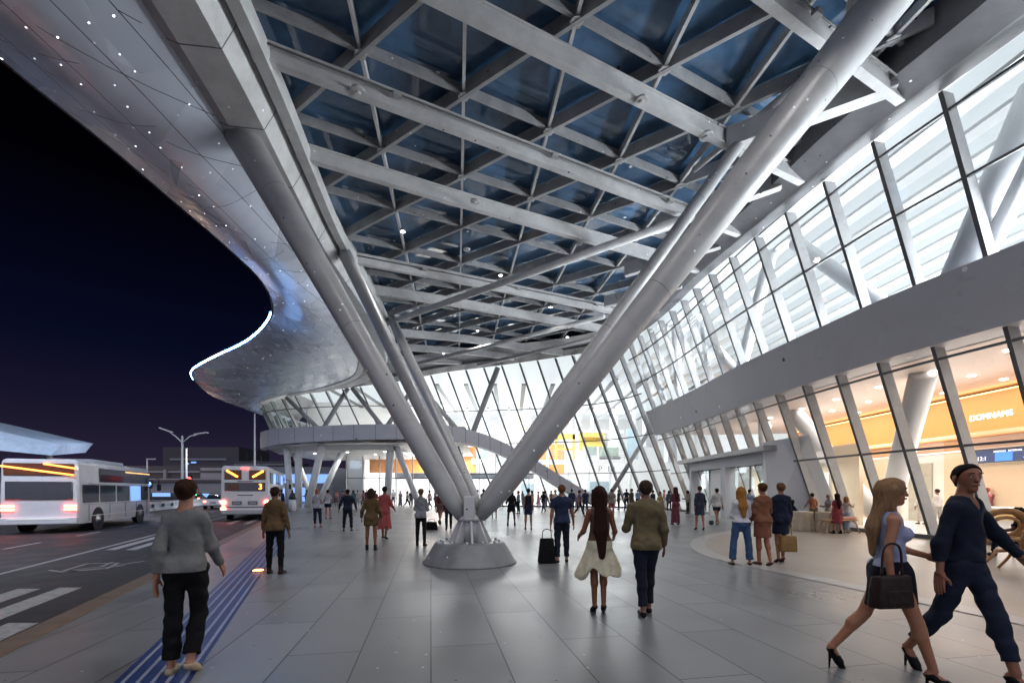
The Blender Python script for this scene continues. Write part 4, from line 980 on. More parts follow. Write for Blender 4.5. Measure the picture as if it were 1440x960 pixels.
# picture x 190..320 at Y 90: x = -74 .. -56
block('parking_building', 'dark low parking building with stacked open decks and one lit strip', 'building', -86, -52.5, 92, 110, 7.0, 'far_dark',
      ((-86, -52.5, 5.6, 5.95, 'far_pale', 'parapet', .4), (-86, -52.5, 3.0, 4.4, 'far_brick', 'brick_band', .5), (-86, -52.5, .8, 2.2, 'far_brick', 'brick_band', .5),
       (-72, -60, 2.35, 2.65, 'warm_lit', 'lit_strip', .6), (-85, -75, 2.35, 2.6, 'warm_lit', 'lit_strip', .6), (-57, -53, 2.4, 2.65, 'warm_lit', 'lit_strip', .6), (-84, -76, 4.6, 5.3, 'far_pale', 'parapet_panel', .5),
       (-70, -69.4, 3.0, 6.2, 'far_pale', 'pier', .7), (-62, -61.4, 3.0, 6.2, 'far_pale', 'pier', .7)))
block('hillside_building', 'dark stepped building rising behind the parking decks', 'building', -92, -72, 120, 135, 13.5, 'far_dark', ((-90, -75, 10, 10.5, 'far_pale', 'parapet', .4),))
block('rooftop_building', 'dark roof block standing behind the parking building on the right', 'building', -72, -58, 118, 130, 9.6, 'far_dark', ((-72, -58, 8.6, 8.9, 'far_pale', 'parapet', .3),))
block('pale_building', 'pale flat roofed building between the parking decks and the tall bus', 'building', -57.5, -40, 84, 98, 6.2, 'far_pale',
      ((-57.5, -40, 5.4, 5.7, 'far_dark', 'parapet', .3), (-55, -45, 2.2, 3.2, 'tint', 'window', .06), (-44.5, -42.5, 2.2, 3.2, 'cool_lit', 'window', .06)))
block('link_building', 'long low grey building with a lit ground floor behind the white sedan', 'building', -62, -44, 76, 83, 4.0, 'far_pale',
      ((-61, -45, .5, 1.6, 'tint', 'window', .06), (-60, -57, 1.0, 1.6, 'cool_lit', 'window', .08), (-52, -50.5, .8, 1.5, 'cool_lit', 'window', .08), (-62, -44, 3.4, 3.8, 'far_dark', 'fascia', .3)))
block('kiosk_building', 'blue lit kiosk seen between the white columns under the raised deck', 'building', -35.0, -24.5, 62, 68, 5.2, 'far_pale',
      ((-34.5, -25, 3.0, 4.2, 'cool_lit', 'lit_sign', .1), (-34.5, -31, .5, 2.4, 'tint', 'window', .06), (-30, -27, .5, 2.4, 'cool_lit', 'window', .06)))
# passengers' heads and seat backs behind the shuttle's windows, lit signs and rooftop details of the skyline
random.seed(21)
for nm in ('parking_building', 'hillside_building', 'pale_building', 'rooftop_building'):
    b_ = bpy.data.objects[nm]; w_ = b_.children[0]; xs = [v.co.x for v in w_.data.vertices]; zs = [v.co.z for v in w_.data.vertices]
    for k in range(9):
        x = random.uniform(min(xs)+1, max(xs)-2); z = random.uniform(1.5, max(zs)-1.2); 
        bm = NB(); box2(bm, (x, -.75, z), (x+random.uniform(.3, 1.4), -.70, z+random.uniform(.2, .5))); obj('lit_window', bm, M[random.choice(['warm_lit', 'cool_lit', 'warm_lit'])], b_)
    for k in range(3):
        x = random.uniform(min(xs)+2, max(xs)-2); bm = NB(); tube(bm, [(x, 1, max(zs)), (x, 1, max(zs)+random.uniform(1, 3.2))], .07, 6); obj('rooftop_mast', bm, M['far_dark'], b_)
        bm = NB(); box2(bm, (x+1, 1, max(zs)), (x+3, 3, max(zs)+random.uniform(.5, 1.2))); obj('rooftop_unit', bm, M['far_dark'], b_)
# far canopy on the left edge
fc = thing('bus_shelter_canopy', 'pale blue angular canopy fascia behind the coaches on the far left', 'canopy', (-32, 27, -.3))
bm = NB(); 
a = [at(-120, 580, 27), at(86, 625, 30), at(72, 640, 29), at(-120, 622, 26)]
vv = [bm.verts.new((p[0]+32, p[1]-27, p[2]+.3)) for p in a]; vb = [bm.verts.new((v.co.x-2.5, v.co.y+5, v.co.z+.6)) for v in vv]
bm.faces.new(vv); bm.faces.new(list(reversed(vb)))
for k in range(4): bm.faces.new((vv[k], vb[k], vb[(k+1) % 4], vv[(k+1) % 4]))
bmesh.ops.recalc_face_normals(bm, faces=bm.faces); obj('fascia', bm, M['haze_white'], fc)
for dx, dy in ((-2.5, 4), (-9, 1.5)):
    bm = NB(); tube(bm, [(dx+3, dy, 0), (dx+3, dy, 4.6)], .16, 12); obj('post', bm, M['column_white'], fc)
bl_ = bpy.data.lights.new('shelter_lamp', 'AREA'); bl_.size = 5; bl_.energy = 260; bl_.color = (.7, .82, 1)
bo = bpy.data.objects.new('shelter_lamp', bl_); col.objects.link(bo); bo.location = (2, -5, 7.5); bo.rotation_euler = (R(35), 0, 0); bo.parent = fc
# street lighting of the road
for i, (x, y) in enumerate(((-27, 34), (-18.5, 14), (-34, 52))):
    d = bpy.data.lights.new('street_lamp_light', 'SPOT'); d.energy = 1800; d.spot_size = R(130); d.spot_blend = .8; d.shadow_soft_size = .2; d.color = (.72, .80, 1.0)
    o = bpy.data.objects.new('street_lamp_light', d); col.objects.link(o); o.location = (x, y, 8.5)
# ground uplight in the pavement
gu = thing('ground_light', 'small round orange light glowing in the pavement beside the blue stripe', 'ground light', (-5.13, 9.2, 0))
bm = NB(); cone(bm, (0, 0, 0.0), .13, .12, .018, 24); obj('rim', bm, M['dark_alu'], gu)
M['ground_glow'] = emit('ground_light_lens', (1.0, 0.22, 0.04), 16.0)
bm = NB(); cone(bm, (0, 0, .0185), .10, .085, .012, 24); obj('lens', bm, M['ground_glow'], gu)
# black litter bin near the white columns
lb = thing('litter_bin', 'slim pale litter bin with a black top by the white columns', 'bin', (-17.6, 36.5, 0))
bm = NB(); lathe(bm, [(.24, 0), (.27, .1), (.27, .95)], n=20); obj('bin_body', bm, M['white'], lb)
bm = NB(); lathe(bm, [(.29, .952), (.29, 1.1), (.2, 1.4), (.08, 1.5)], n=20); obj('bin_lid', bm, M['black'], lb)
# ================================================================ inside the hall
M['screen'] = emit('screen_dark', (0.03, 0.05, 0.12), 1.0); M['screen_blue'] = emit('screen_blue', (0.05, 0.22, 0.9), 1.0); M['screen_white'] = emit('screen_white', (0.9, 0.92, 1.0), 1.1)
fs = thing('information_screen', 'wide dark information screen with a blue panel and white writing over the desks', 'screen', (21.9, 20.2, 2.95))
bm = NB(); box2(bm, (0, -1.6, -.05), (.12, 1.6, .60)); obj('housing', bm, M['dark_alu'], fs)
bm = NB(); box2(bm, (-.01, -1.52, 0), (-.002, 1.52, .52)); obj('display', bm, M['screen'], fs)
bm = NB(); box2(bm, (-.016, -.30, .02), (-.0105, .42, .40)); obj('blue_panel', bm, M['screen_blue'], fs)
bm = NB(); box2(bm, (-.016, -1.52, .60), (.12, 1.52, .70)); obj('top_trim', bm, M['mullion'], fs)
text('screen_lettering', '12:1', .26, (-.02, 1.0, .16), (R(90), 0, R(-90)), 'screen_white', fs)
text('screen_lettering', 'ARRIVALS   INTERNAL', .12, (-.02, -.1, .45), (R(90), 0, R(-90)), 'screen_white', fs)
text('screen_lettering', 'A  B  C', .14, (-.02, -.95, .14), (R(90), 0, R(-90)), 'screen_white', fs)
text('wall_lettering', 'DOMNAMS', .34, (19.97, 19.0, 4.75), (R(90), 0, R(-90)), 'screen_white', bld, .02)
text('wall_lettering', 'P  10', 1.0, (11.6, 55.9, 4.3), (R(90), 0, 0), 'plate', bld, .02)
text('wall_lettering', 'C7 CLIMS', .55, (-6.4, 57.96, 4.5), (R(90), 0, 0), 'orange', bld, .02)
# yellow installation on the balcony
yl = thing('yellow_gantry', 'bright yellow steel gantry on the far balcony', 'gantry', (7.6, 57.0, 5.5))
M['yellow'] = mat('yellow_paint', (0.80, 0.60, 0.16), 0.5)
for (x0, x1, z0, z1, y) in ((-2.2, -1.9, 0, 3.2, 0), (0.0, .3, 0, 3.2, 0), (-2.2, 0.3, 2.6, 3.25, .0), (-2.2, .3, 1.2, 1.5, .05), (.9, 1.25, 1.2, 3.6, 0), (.9, 4.0, 2.9, 3.6, .05), (.9, 4.0, 1.7, 2.1, .05), (3.7, 4.0, 0, 2.9, 0), (1.3, 3.6, 2.1, 2.9, .6)):
    bm = NB(); box2(bm, (x0, y, z0), (x1, y+.4, z1)); obj('gantry_bar' if (x1-x0) < 3 else 'gantry_beam', bm, M['yellow'], yl)
gm = thing('check_machine', 'green and grey machine beside the yellow gantry on the far balcony', 'machine', (12.2, 57, 5.5))
M['green'] = mat('muted_green_paint', (0.36, 0.46, 0.38), 0.5)
bm = NB(); box(bm, (0, 0, 1.0), (2.2, .6, 1.2), bev=.1); obj('housing', bm, M['green'], gm)
bm = NB(); box(bm, (0, -.1, .25), (2.6, .7, .35), bev=.05); obj('base', bm, M['plate'], gm)
# counter and low benches in the lower hall
ct = thing('service_counter', 'long pale timber fronted counter in the lower hall under the screen', 'counter', (20.0, 16.6, .02))
bm = NB(); box2(bm, (0, -3.2, .42), (.7, 3.8, .86)); obj('timber_front', bm, M['timber'], ct)
bm = NB(); box2(bm, (-.05, -3.3, .862), (.8, 3.9, .93)); obj('counter_top', bm, M['white'], ct)
bm = NB(); box2(bm, (.1, -3.1, 0), (.6, 3.7, .418)); obj('plinth', bm, M['white'], ct)
# wooden bench outside the glass
def bent(bm, pts, r=.022, flat=None): tube(bm, cr(pts, 5), r, 8, flat=flat)
bn = thing('wooden_bench', 'small bench with splayed bent wood legs in front of the glass wall', 'bench', (12.55, 17.5, 0), R(8))
bm = NB(); box(bm, (0, 0, .50), (1.35, .42, .045), bev=.02); obj('seat', bm, M['wood'], bn)
bm = NB(); box(bm, (.35, 0, .585), (.6, .34, .12), bev=.04); obj('cushion', bm, mat('peach_fabric', (.62, .34, .24), .8), bn)
for sx in (-1, 1):
    for sy in (-1, 1):
        bm = NB(); bent(bm, [(sx*.45, sy*.15, .48), (sx*.60, sy*.17, .38), (sx*.66, sy*.19, .15), (sx*.74, sy*.2, .01)]); obj('leg', bm, M['wood'], bn)
# bent wood lounge chairs at the right edge
def bent_chair(label, loc, rz, s=1.0):
    t = thing('bentwood_chair', label, 'chair', loc, rz, 'curved bent wood chairs at the right edge'); t.scale = (s, s, s)
    bm = NB(); seat = []
    ring = []
    for k in range(25):
        a = 2*math.pi*k/24; ring.append((.30*math.cos(a), .28*math.sin(a), .44+.05*math.sin(a)))
    tube(bm, ring, .035, 8, caps=False); cone(bm, (0, 0, .42), .27, .29, .03, 24); obj('seat', bm, M['wood'], t)
    for rr, zz, n_ in ((.36, .78, 0), (.24, .74, 1)):
        bm = NB(); loop = []
        for k in range(29):
            a = 2*math.pi*k/28; loop.append((rr*math.cos(a), .26+.10*math.sin(a)+.02*n_, zz+rr*.85*math.sin(a)))
        tube(bm, loop, .045 if not n_ else .03, 10, caps=False, flat=1.6); obj('back_loop', bm, M['wood'], t)
    for sx in (-1, 1):
        bm = NB(); bent(bm, [(sx*.28, .25, .62), (sx*.48, .0, .66), (sx*.52, -.28, .56), (sx*.50, -.34, .50)], .028); obj('armrest', bm, M['wood'], t)
        for y0, y1 in ((-.2, -.42), (.2, .45)):
            bm = NB(); bent(bm, [(sx*.22, y0, .42), (sx*.32, y0*1.2, .28), (sx*.36, y1, .02)], .026); obj('leg', bm, M['wood'], t)
    return t
bent_chair('bent wood lounge chair with looped back at the right edge, nearest the walking pair', (10.0, 9.0, 0), R(200), 1.05)
bent_chair('bent wood lounge chair with its loop back showing behind the nearest chair', (12.0, 11.2, 0), R(150), 1.05)
# draped tables
def draped_table(label, loc, r=.42, h=.78, seed=0):
    t = thing('draped_table', label, 'table', loc, group='round tables in beige cloths by the glass wall')
    bm = NB(); n = 72; rings = []
    for (z, f, am) in ((h, .0, 0), (h, .96, 0), (h-.015, 1.0, 0), (h-.05, 1.02, .01), (h*.6, 1.05, .05), (h*.3, 1.1, .09), (.02, 1.16, .12)):
        rings.append([bm.verts.new((r*max(f, .01)*math.cos(a)*(1+am*math.sin(a*11+seed)), r*max(f, .01)*math.sin(a)*(1+am*math.sin(a*11+seed)), z)) for a in [2*math.pi*k/n for k in range(n)]])
    for a, b in zip(rings, rings[1:]):
        for k in range(n): f = bm.faces.new((a[k], b[k], b[(k+1) % n], a[(k+1) % n])); f.smooth = True
    obj('tablecloth', bm, M['beige_cloth'], t)
    return t
M['beige_cloth'] = mat('beige_table_cloth', (.42, .35, .26), .85, nscale=5, namt=.1)
draped_table('beige draped table with papers, left of the two by the glass wall', (11.95, 18.8, 0))
draped_table('beige draped table, right of the two, below the woman in orange brown', (12.7, 18.3, 0), seed=2)
bm = NB(); box(bm, (11.9, 18.7, .787), (.34, .24, .01), rz=.4); tag(obj('paper_sheets', bm, M['white']), 'white paper sheets lying on the left draped table', 'paper')
# black bag beside the grey wall base
bm = NB(); box(bm, (13.1, 19.2, .17), (.4, .3, .34), bev=.06); tag(obj('floor_bag', bm, M['black']), 'small black bag on the floor between draped table and bench', 'bag')

for i, (x, y, e_) in enumerate(((-62, 74, 900), (-80, 78, 1200), (-48, 70, 500))):  # added fill to lift the dark buildings beyond the road, no fixtures
    d = bpy.data.lights.new('building_fill_light', 'POINT'); d.energy = e_; d.shadow_soft_size = .4; d.color = (1, .72, .55)
    o = bpy.data.objects.new('building_fill_light', d); col.objects.link(o); o.location = (x, y, 9)
# ================================================================ people
# A figure is an implicit surface (rounded, tapered limbs blended together) meshed by surface nets.
class Field:
    def __init__(s, lo, hi, h):
        s.h = h; s.lo = np.array(lo, float); n = np.ceil((np.array(hi)-s.lo)/h).astype(int)+1
        s.n = n; s.F = np.full(tuple(n), 1.0, np.float32)
        s.ax = [s.lo[i]+h*np.arange(n[i]) for i in range(3)]
    def sub(s, lo, hi):
        i0 = np.clip(np.floor((np.array(lo)-s.lo)/s.h).astype(int), 0, s.n-1); i1 = np.clip(np.ceil((np.array(hi)-s.lo)/s.h).astype(int)+1, 1, s.n)
        sl = tuple(slice(a, b) for a, b in zip(i0, i1))
        X, Y, Z = np.meshgrid(*[s.ax[i][sl[i]] for i in range(3)], indexing='ij', sparse=False)
        return sl, X.astype(np.float32), Y.astype(np.float32), Z.astype(np.float32)
    def limb(s, a, b, ra, rb, k=0.02, axis=None, flat=1.0, flat_end=False, op='add', flat_start=False):
        a = np.array(a, float); b = np.array(b, float); m = max(ra, rb)+3*k+2*s.h
        sl, X, Y, Z = s.sub(np.minimum(a, b)-m, np.maximum(a, b)+m)
        if X.size == 0: return
        d = b-a; L2 = max(float(d@d), 1e-9)
        px, py, pz = X-a[0], Y-a[1], Z-a[2]
        t = (px*d[0]+py*d[1]+pz*d[2])/L2; tc_ = np.clip(t, 0, 1)
        qx, qy, qz = px-tc_*d[0], py-tc_*d[1], pz-tc_*d[2]
        if axis is not None:
            ax_ = np.array(axis, float); ax_ /= np.linalg.norm(ax_); w_ = (qx*ax_[0]+qy*ax_[1]+qz*ax_[2])*(1/flat-1)
            qx, qy, qz = qx+w_*ax_[0], qy+w_*ax_[1], qz+w_*ax_[2]
        D = np.sqrt(qx*qx+qy*qy+qz*qz)-(ra+(rb-ra)*tc_)
        Ln = math.sqrt(L2)
        if flat_end: D = np.maximum(D, (t-1)*Ln)
        if flat_start: D = np.maximum(D, -t*Ln)
        G = s.F[sl]
        if op == 'add':
            if k > 0:
                hh = np.clip(0.5+0.5*(G-D)/k, 0, 1); s.F[sl] = G*(1-hh)+D*hh-k*hh*(1-hh)
            else: s.F[sl] = np.minimum(G, D)
        else: s.F[sl] = np.maximum(G, -D)
    def cut(s, p, n):
        """keep the side n points away from"""
        p = np.array(p, float); n = np.array(n, float); n /= np.linalg.norm(n)
        X, Y, Z = np.meshgrid(*s.ax, indexing='ij', sparse=True)
        s.F = np.maximum(s.F, (X-p[0])*n[0]+(Y-p[1])*n[1]+(Z-p[2])*n[2]).astype(np.float32)
    def folds(s, amp, seed=0, freq=(18, 14, 7)):
        r_ = np.random.RandomState(seed); X, Y, Z = np.meshgrid(*s.ax, indexing='ij', sparse=True); A = 0
        for k in range(4):
            f = np.array(freq)*(0.6+r_.rand(3)*1.1)*np.sign(r_.rand(3)-.5); A = A+np.sin(X*f[0]+Y*f[1]+Z*f[2]+r_.rand()*6.28)
        s.F = (s.F+amp*A*0.6).astype(np.float32)
    def flare(s, c, z0, z1, amp, nf, ph=0):
        """vertical pleats that grow from z0 (none) down to z1"""
        X, Y, Z = np.meshgrid(*s.ax, indexing='ij', sparse=True)
        th = np.arctan2(Y-c[1], X-c[0]); g = np.clip((z0-Z)/(z0-z1), 0, 1)
        s.F = (s.F+amp*g*(np.sin(th*nf+ph)+.5*np.sin(th*(nf*2-3)+ph*2))).astype(np.float32)
    def mesh(s):
        F = s.F; h = s.h
        F[0] = F[-1] = 1; F[:, 0] = F[:, -1] = 1; F[:, :, 0] = F[:, :, -1] = 1
        I = F < 0; c = np.zeros(tuple(s.n-1), np.uint8)
        for dx in (0, 1):
            for dy in (0, 1):
                for dz in (0, 1): c += I[dx:s.n[0]-1+dx, dy:s.n[1]-1+dy, dz:s.n[2]-1+dz]
        act = (c > 0) & (c < 8); idx = np.argwhere(act)
        if len(idx) == 0: return [], []
        ids = -np.ones(act.shape, np.int64); ids[act] = np.arange(len(idx))
        acc = np.zeros((len(idx), 3)); cnt = np.zeros(len(idx)); cor = [(x, y, z) for x in (0, 1) for y in (0, 1) for z in (0, 1)]
        val = {q: F[idx[:, 0]+q[0], idx[:, 1]+q[1], idx[:, 2]+q[2]] for q in cor}
        for q in cor:
            for a in range(3):
                if q[a] == 0:
                    r_ = list(q); r_[a] = 1; r_ = tuple(r_); A = val[q]; B = val[r_]; m = (A < 0) != (B < 0)
                    t = np.where(m, A/np.where(m, A-B, 1), 0); p = np.tile(np.array(q, float), (len(idx), 1)); p[:, a] += t
                    acc[m] += p[m]; cnt[m] += 1
        V = s.lo + h*(idx+acc/cnt[:, None])
        faces = []
        for a in range(3):
            b, d = [(1, 2), (2, 0), (0, 1)][a]
            s0 = [slice(None)]*3; s1 = [slice(None)]*3; s0[a] = slice(0, -1); s1[a] = slice(1, None)
            A = I[tuple(s0)]; B = I[tuple(s1)]; m = A != B; e_ = np.argwhere(m)
            e_ = e_[(e_[:, b] > 0) & (e_[:, d] > 0) & (e_[:, b] < s.n[b]-1) & (e_[:, d] < s.n[d]-1)]
            def cid(db, dd):
                q = e_.copy(); q[:, b] -= db; q[:, d] -= dd; return ids[q[:, 0], q[:, 1], q[:, 2]]
            quad = np.stack([cid(1, 1), cid(0, 1), cid(0, 0), cid(1, 0)], 1)
            ins = A[e_[:, 0], e_[:, 1], e_[:, 2]]
            quad[~ins] = quad[~ins][:, ::-1]
            faces.append(quad)
        Fq = np.concatenate(faces); Fq = Fq[(Fq >= 0).all(1)]
        return V, Fq
def mk_mesh(name, V, Fq, m, parent, label=None):
    me = bpy.data.meshes.new(name); V = np.asarray(V, np.float32); Fq = np.asarray(Fq, np.int32)
    me.vertices.add(len(V)); me.vertices.foreach_set('co', V.ravel())
    me.loops.add(Fq.size); me.loops.foreach_set('vertex_index', Fq.ravel())
    me.polygons.add(len(Fq)); me.polygons.foreach_set('loop_start', np.arange(0, Fq.size, 4, dtype=np.int32)); me.polygons.foreach_set('loop_total', np.full(len(Fq), 4, np.int32))
    me.update(calc_edges=True); me.validate(); me.shade_smooth()
    for q in (m if isinstance(m, list) else [m]): me.materials.append(q)
    o = bpy.data.objects.new(name, me); col.objects.link(o); o.parent = parent
    if label: o['label'] = label
    return o
_mc = {}
def cloth(hexc, rough=.85):
    k = ('c', hexc)
    if k not in _mc:
        c_ = srgb(hexc); l_ = sum(c_)/3; _mc[k] = mat('fabric_'+hexc, tuple(.74*v+.26*l_ for v in c_), rough, nscale=7, namt=.2, bump=.6, bscale=14, spec=.2)
    return _mc[k]
def skinm(hexc):
    k = ('s', hexc)
    if k not in _mc: _mc[k] = mat('skin_'+hexc, srgb(hexc), .48, nscale=9, namt=.07, bump=.05, bscale=120, spec=.4)
    return _mc[k]
def hairm(hexc):
    k = ('h', hexc)
    if k not in _mc: _mc[k] = mat('hair_'+hexc, srgb(hexc), .8, nscale=26, namt=.3, bump=.2, bscale=80, stretch=(3, 3, .35), spec=.12)
    return _mc[k]
M['eye_white'] = mat('eye_white', (.7, .7, .68), .3); M['lips'] = mat('lips', (.30, .10, .08), .45)
def rotz(v, a): c, s = math.cos(a), math.sin(a); return np.array([v[0]*c-v[1]*s, v[0]*s+v[1]*c, v[2]])
def person(label, x, y, rz=0, H=1.70, z=0.0, sex='f', skin='8a5a44', hair=('short', '1d1410'), top=None, bottom=None, shoes=('flat', '15120f'), pose=None, group=None, build=1.0, yaw=0, lean=0.0, near=None, cat='person'):
    """faces +Y at rz = 0. pose: legs (fwd deg, knee deg, out deg) x2 and arms (fwd, out, elbow, in) x2 as left, right"""
    po = {'legs': ((8, 4, 3), (-8, 10, 3)), 'arms': ((8, 9, 12, 0), (-6, 9, 12, 0))}
    if pose: po.update(pose)
    if build == 1.0 and sex == 'f': build = .93
    seated = po.get('seated', False)
    dist = math.hypot(x, y); h = near or min(max(0.0021*dist, 0.0085), 0.019)
    if top is None: top = ('tee', 'e8e8e8')
    if bottom is None: bottom = ('trousers', '20242e')
    hips = .088 if sex == 'f' else .082; shw = (.152 if sex == 'f' else .176)*build
    J = {}; ln = R(lean)
    def up(p, ang=ln):  # lean of the trunk about the hip line
        q = np.array(p, float); dz = q[2]-.93; dy = q[1]
        return np.array([q[0], dy*math.cos(ang)+dz*math.sin(ang), .93+dz*math.cos(ang)-dy*math.sin(ang)])
    for s, side in ((-1, 'L'), (1, 'R')):
        f, kn, ab = po['legs'][0 if s < 0 else 1]; hp = np.array([s*hips, 0, .92])
        a = R(f); b = R(f-kn); o = R(ab)
        d1 = np.array([s*math.sin(o), math.sin(a)*math.cos(o), -math.cos(a)*math.cos(o)]); d2 = np.array([s*math.sin(o)*.4, math.sin(b), -math.cos(b)])
        k_ = hp+d1*.43; an = k_+d2*.41
        toe = R(po.get('toe', (0, 0))[0 if s < 0 else 1]); heel = shoes[0] == 'heels'
        pit = R(-28) if heel else 0
        pit += R(min(0, (f-kn)*.9)) if (f-kn) < -15 else 0
        fd = np.array([s*math.sin(toe+.12), math.cos(pit)*math.cos(toe), math.sin(pit)])
        J['hip'+side], J['knee'+side], J['ank'+side], J['fd'+side], J['pit'+side] = hp, k_, an, fd, pit
    def sole(side):
        an = J['ank'+side]; fd = J['fd'+side]; ball = an+np.array([0, 0, -.055])+fd*.13
        return min(an[2]-.085 if J['pit'+side] > -.3 else 9, ball[2]-.022)
    g = min(sole('L'), sole('R')) if not seated else (.92-po.get('seat_h', .47)-.09)
    for k_ in list(J):
        if k_[:3] in ('hip', 'kne', 'ank'): J[k_] = J[k_]-np.array([0, 0, g])
    off = np.array([0, 0, -g])
    T = lambda p: up(p)+off
    for s, side in ((-1, 'L'), (1, 'R')):
        f, ab, el, inn = po['arms'][0 if s < 0 else 1]; sh = T((s*shw, -.012, 1.368))
        a = R(f); o = R(ab); u = np.array([s*math.sin(o), math.sin(a)*math.cos(o), -math.cos(a)*math.cos(o)])
        a2 = R(f+el); i2 = R(ab*.6-inn); v = np.array([s*math.sin(i2), math.sin(a2)*math.cos(i2), -math.cos(a2)*math.cos(i2)])
        J['sh'+side] = sh; J['el'+side] = sh+u*.285; J['wr'+side] = J['el'+side]+v*.245; J['hd'+side] = v
    hy = R(yaw); hc = T((0, .012, 1.605)); 
    def Hh(p):  # head-local to body
        return hc+rotz(np.array(p, float)*1.07, hy)
    allp = np.array([J[k_] for k_ in J if k_[:2] in ('hi', 'kn', 'an', 'sh', 'el', 'wr')]+[hc])
    lo = allp.min(0)-.30; hi = allp.max(0)+.30; lo[2] = -.03
    dress = bottom[0] in ('skirt', 'dress', 'robe', 'flare')
    if dress: lo -= np.array([.12, .12, 0]); hi += np.array([.12, .12, 0])
    # ------- body
    B = Field(lo, hi, h)
    Y_ = (0, 1, 0); fl = .70
    B.limb(T((0, 0, .90)), T((0, 0, .99)), .158*build, .150*build, .03, Y_, fl)
    B.limb(T((0, 0, .99)), T((0, .0, 1.15)), .148*build, (.122 if sex == 'f' else .135)*build, .03, Y_, .72)
    B.limb(T((0, 0, 1.15)), T((0, -.012, 1.33)), .128*build, (.142 if sex == 'f' else .165)*build, .04, Y_, .68)
    for s in (-1, 1): B.limb(T((s*.03, -.018, 1.400)), T((s*shw*.88, -.015, 1.362)), .062, .052, .045)
    B.limb(T((0, -.02, 1.40)), Hh((0, -.012, -.045)), .058, .052, .03)
    for s in (-1, 1):
        B.limb(T((s*.07, -.055, .90)), T((s*.07, -.05, .93)), .082*build, .08, .03)
        if sex == 'f': B.limb(T((s*.07, .072, 1.245)), T((s*.07, .078, 1.25)), .058, .058, .03)
    # head
    B.limb(Hh((0, -.022, .028)), Hh((0, .012, .034)), .083, .078, .02, rotz((1, 0, 0), hy), .90)
    B.limb(Hh((0, .03, -.02)), Hh((0, .052, -.072)), .062, .034, .025, rotz((1, 0, 0), hy), .92)
    B.limb(Hh((0, .086, .016)), Hh((0, .100, -.018)), .010, .0145, .014)
    B.limb(Hh((-.03, .076, .034)), Hh((.03, .076, .034)), .012, .012, .012)
    B.limb(Hh((-.018, .088, -.046)), Hh((.018, .088, -.046)), .0085, .0085, .008)
    for s in (-1, 1): B.limb(Hh((s*.078, -.01, .012)), Hh((s*.080, -.012, -.016)), .021, .014, .006, rotz((1, 0, 0), hy), .45)
    for side, s in (('L', -1), ('R', 1)):
        B.limb(J['sh'+side], J['el'+side], .050*build, .037*build, .02); B.limb(J['el'+side], J['wr'+side], .038*build, .025, .012)
        fm = J['el'+side]*.75+J['wr'+side]*.25; B.limb(J['el'+side], fm, .036, .041*build, .012)
        B.limb(J['hip'+side], J['knee'+side], .088*build, .052, .03)
        B.limb(J['knee'+side], J['ank'+side], .052, .034, .015)
        cf = J['knee'+side]*.7+J['ank'+side]*.3+np.array([0, -.018, 0]); B.limb(J['knee'+side]*.85+J['ank'+side]*.15, cf, .044, .050, .035)
        an = J['ank'+side]; fd = J['fd'+side]; dn = np.array([0, 0, -1.])
        B.limb(an+dn*.045+fd*-.03, an+dn*.055+fd*.10, .034, .032, .015); B.limb(an+dn*.055+fd*.10, an+dn*.062+fd*.165, .030, .022, .012, (0, 0, 1), .7)
    V, Fq = B.mesh(); Vs = [V]; Fs = [Fq]; base = len(V)
    # hands: palm + five fingers, rooted in the wrist
    grip = po.get('grip', (0, 0))
    for qi, (side, s) in enumerate((('L', -1), ('R', 1))):
        wr = J['wr'+side]; d = J['hd'+side]/np.linalg.norm(J['hd'+side])
        nrm = np.array([-s*1.0, 0, 0]) - d*np.dot([-s*1.0, 0, 0], d); nrm /= np.linalg.norm(nrm); wid = np.cross(d, nrm)
        if wid[1] < 0: wid = -wid      # thumb side forwards
        hh_ = max(h*.45, .0042); curl = R(62 if grip[qi] else 18)
        Hf = Field(wr-.24, wr+.24, hh_)
        for k_ in range(4):
            o_ = (k_-1.5)*-.0185; st_ = wr+wid*o_*.7; en = wr+d*.082+wid*o_
            Hf.limb(st_, en, .017, .0115, .006, nrm, .8)
            L1 = (.062, .078, .084, .074)[3-k_ if False else (0, 1, 2, 3)[k_]]; a = en; di = d.copy(); 
            for seg, (ll, rr) in enumerate(((.48, .0095), (.30, .0085), (.22, .0075))):
                ang = curl*(.6+seg*.35); di2 = di*math.cos(ang*.6)+nrm*math.sin(ang*.6); b = a+di2*L1*ll*1.02; Hf.limb(a, b, rr+.0005, rr, .002); a = b; di = di2
        t0 = wr+d*.022+wid*.022; t1 = t0+(d*.7+wid*.75+nrm*.25)*.042; t2 = t1+(d*.9+wid*.25+nrm*.45)*.032
        Hf.limb(wr, t0, .020, .017, .008); Hf.limb(t0, t1, .016, .0115, .006); Hf.limb(t1, t2, .0112, .0085, .003)
        v_, f_ = Hf.mesh()
        if len(v_): Vs.append(v_); Fs.append(f_+base); base += len(v_)
    S = H/1.70
    root = thing('person', label, cat, (x, y, z), R(rz), group); root.scale = (S, S, S)
    mk_mesh('body', np.concatenate(Vs), np.concatenate(Fs), skinm(skin), root)
    sd = int(abs(x*31+y*17)) % 997
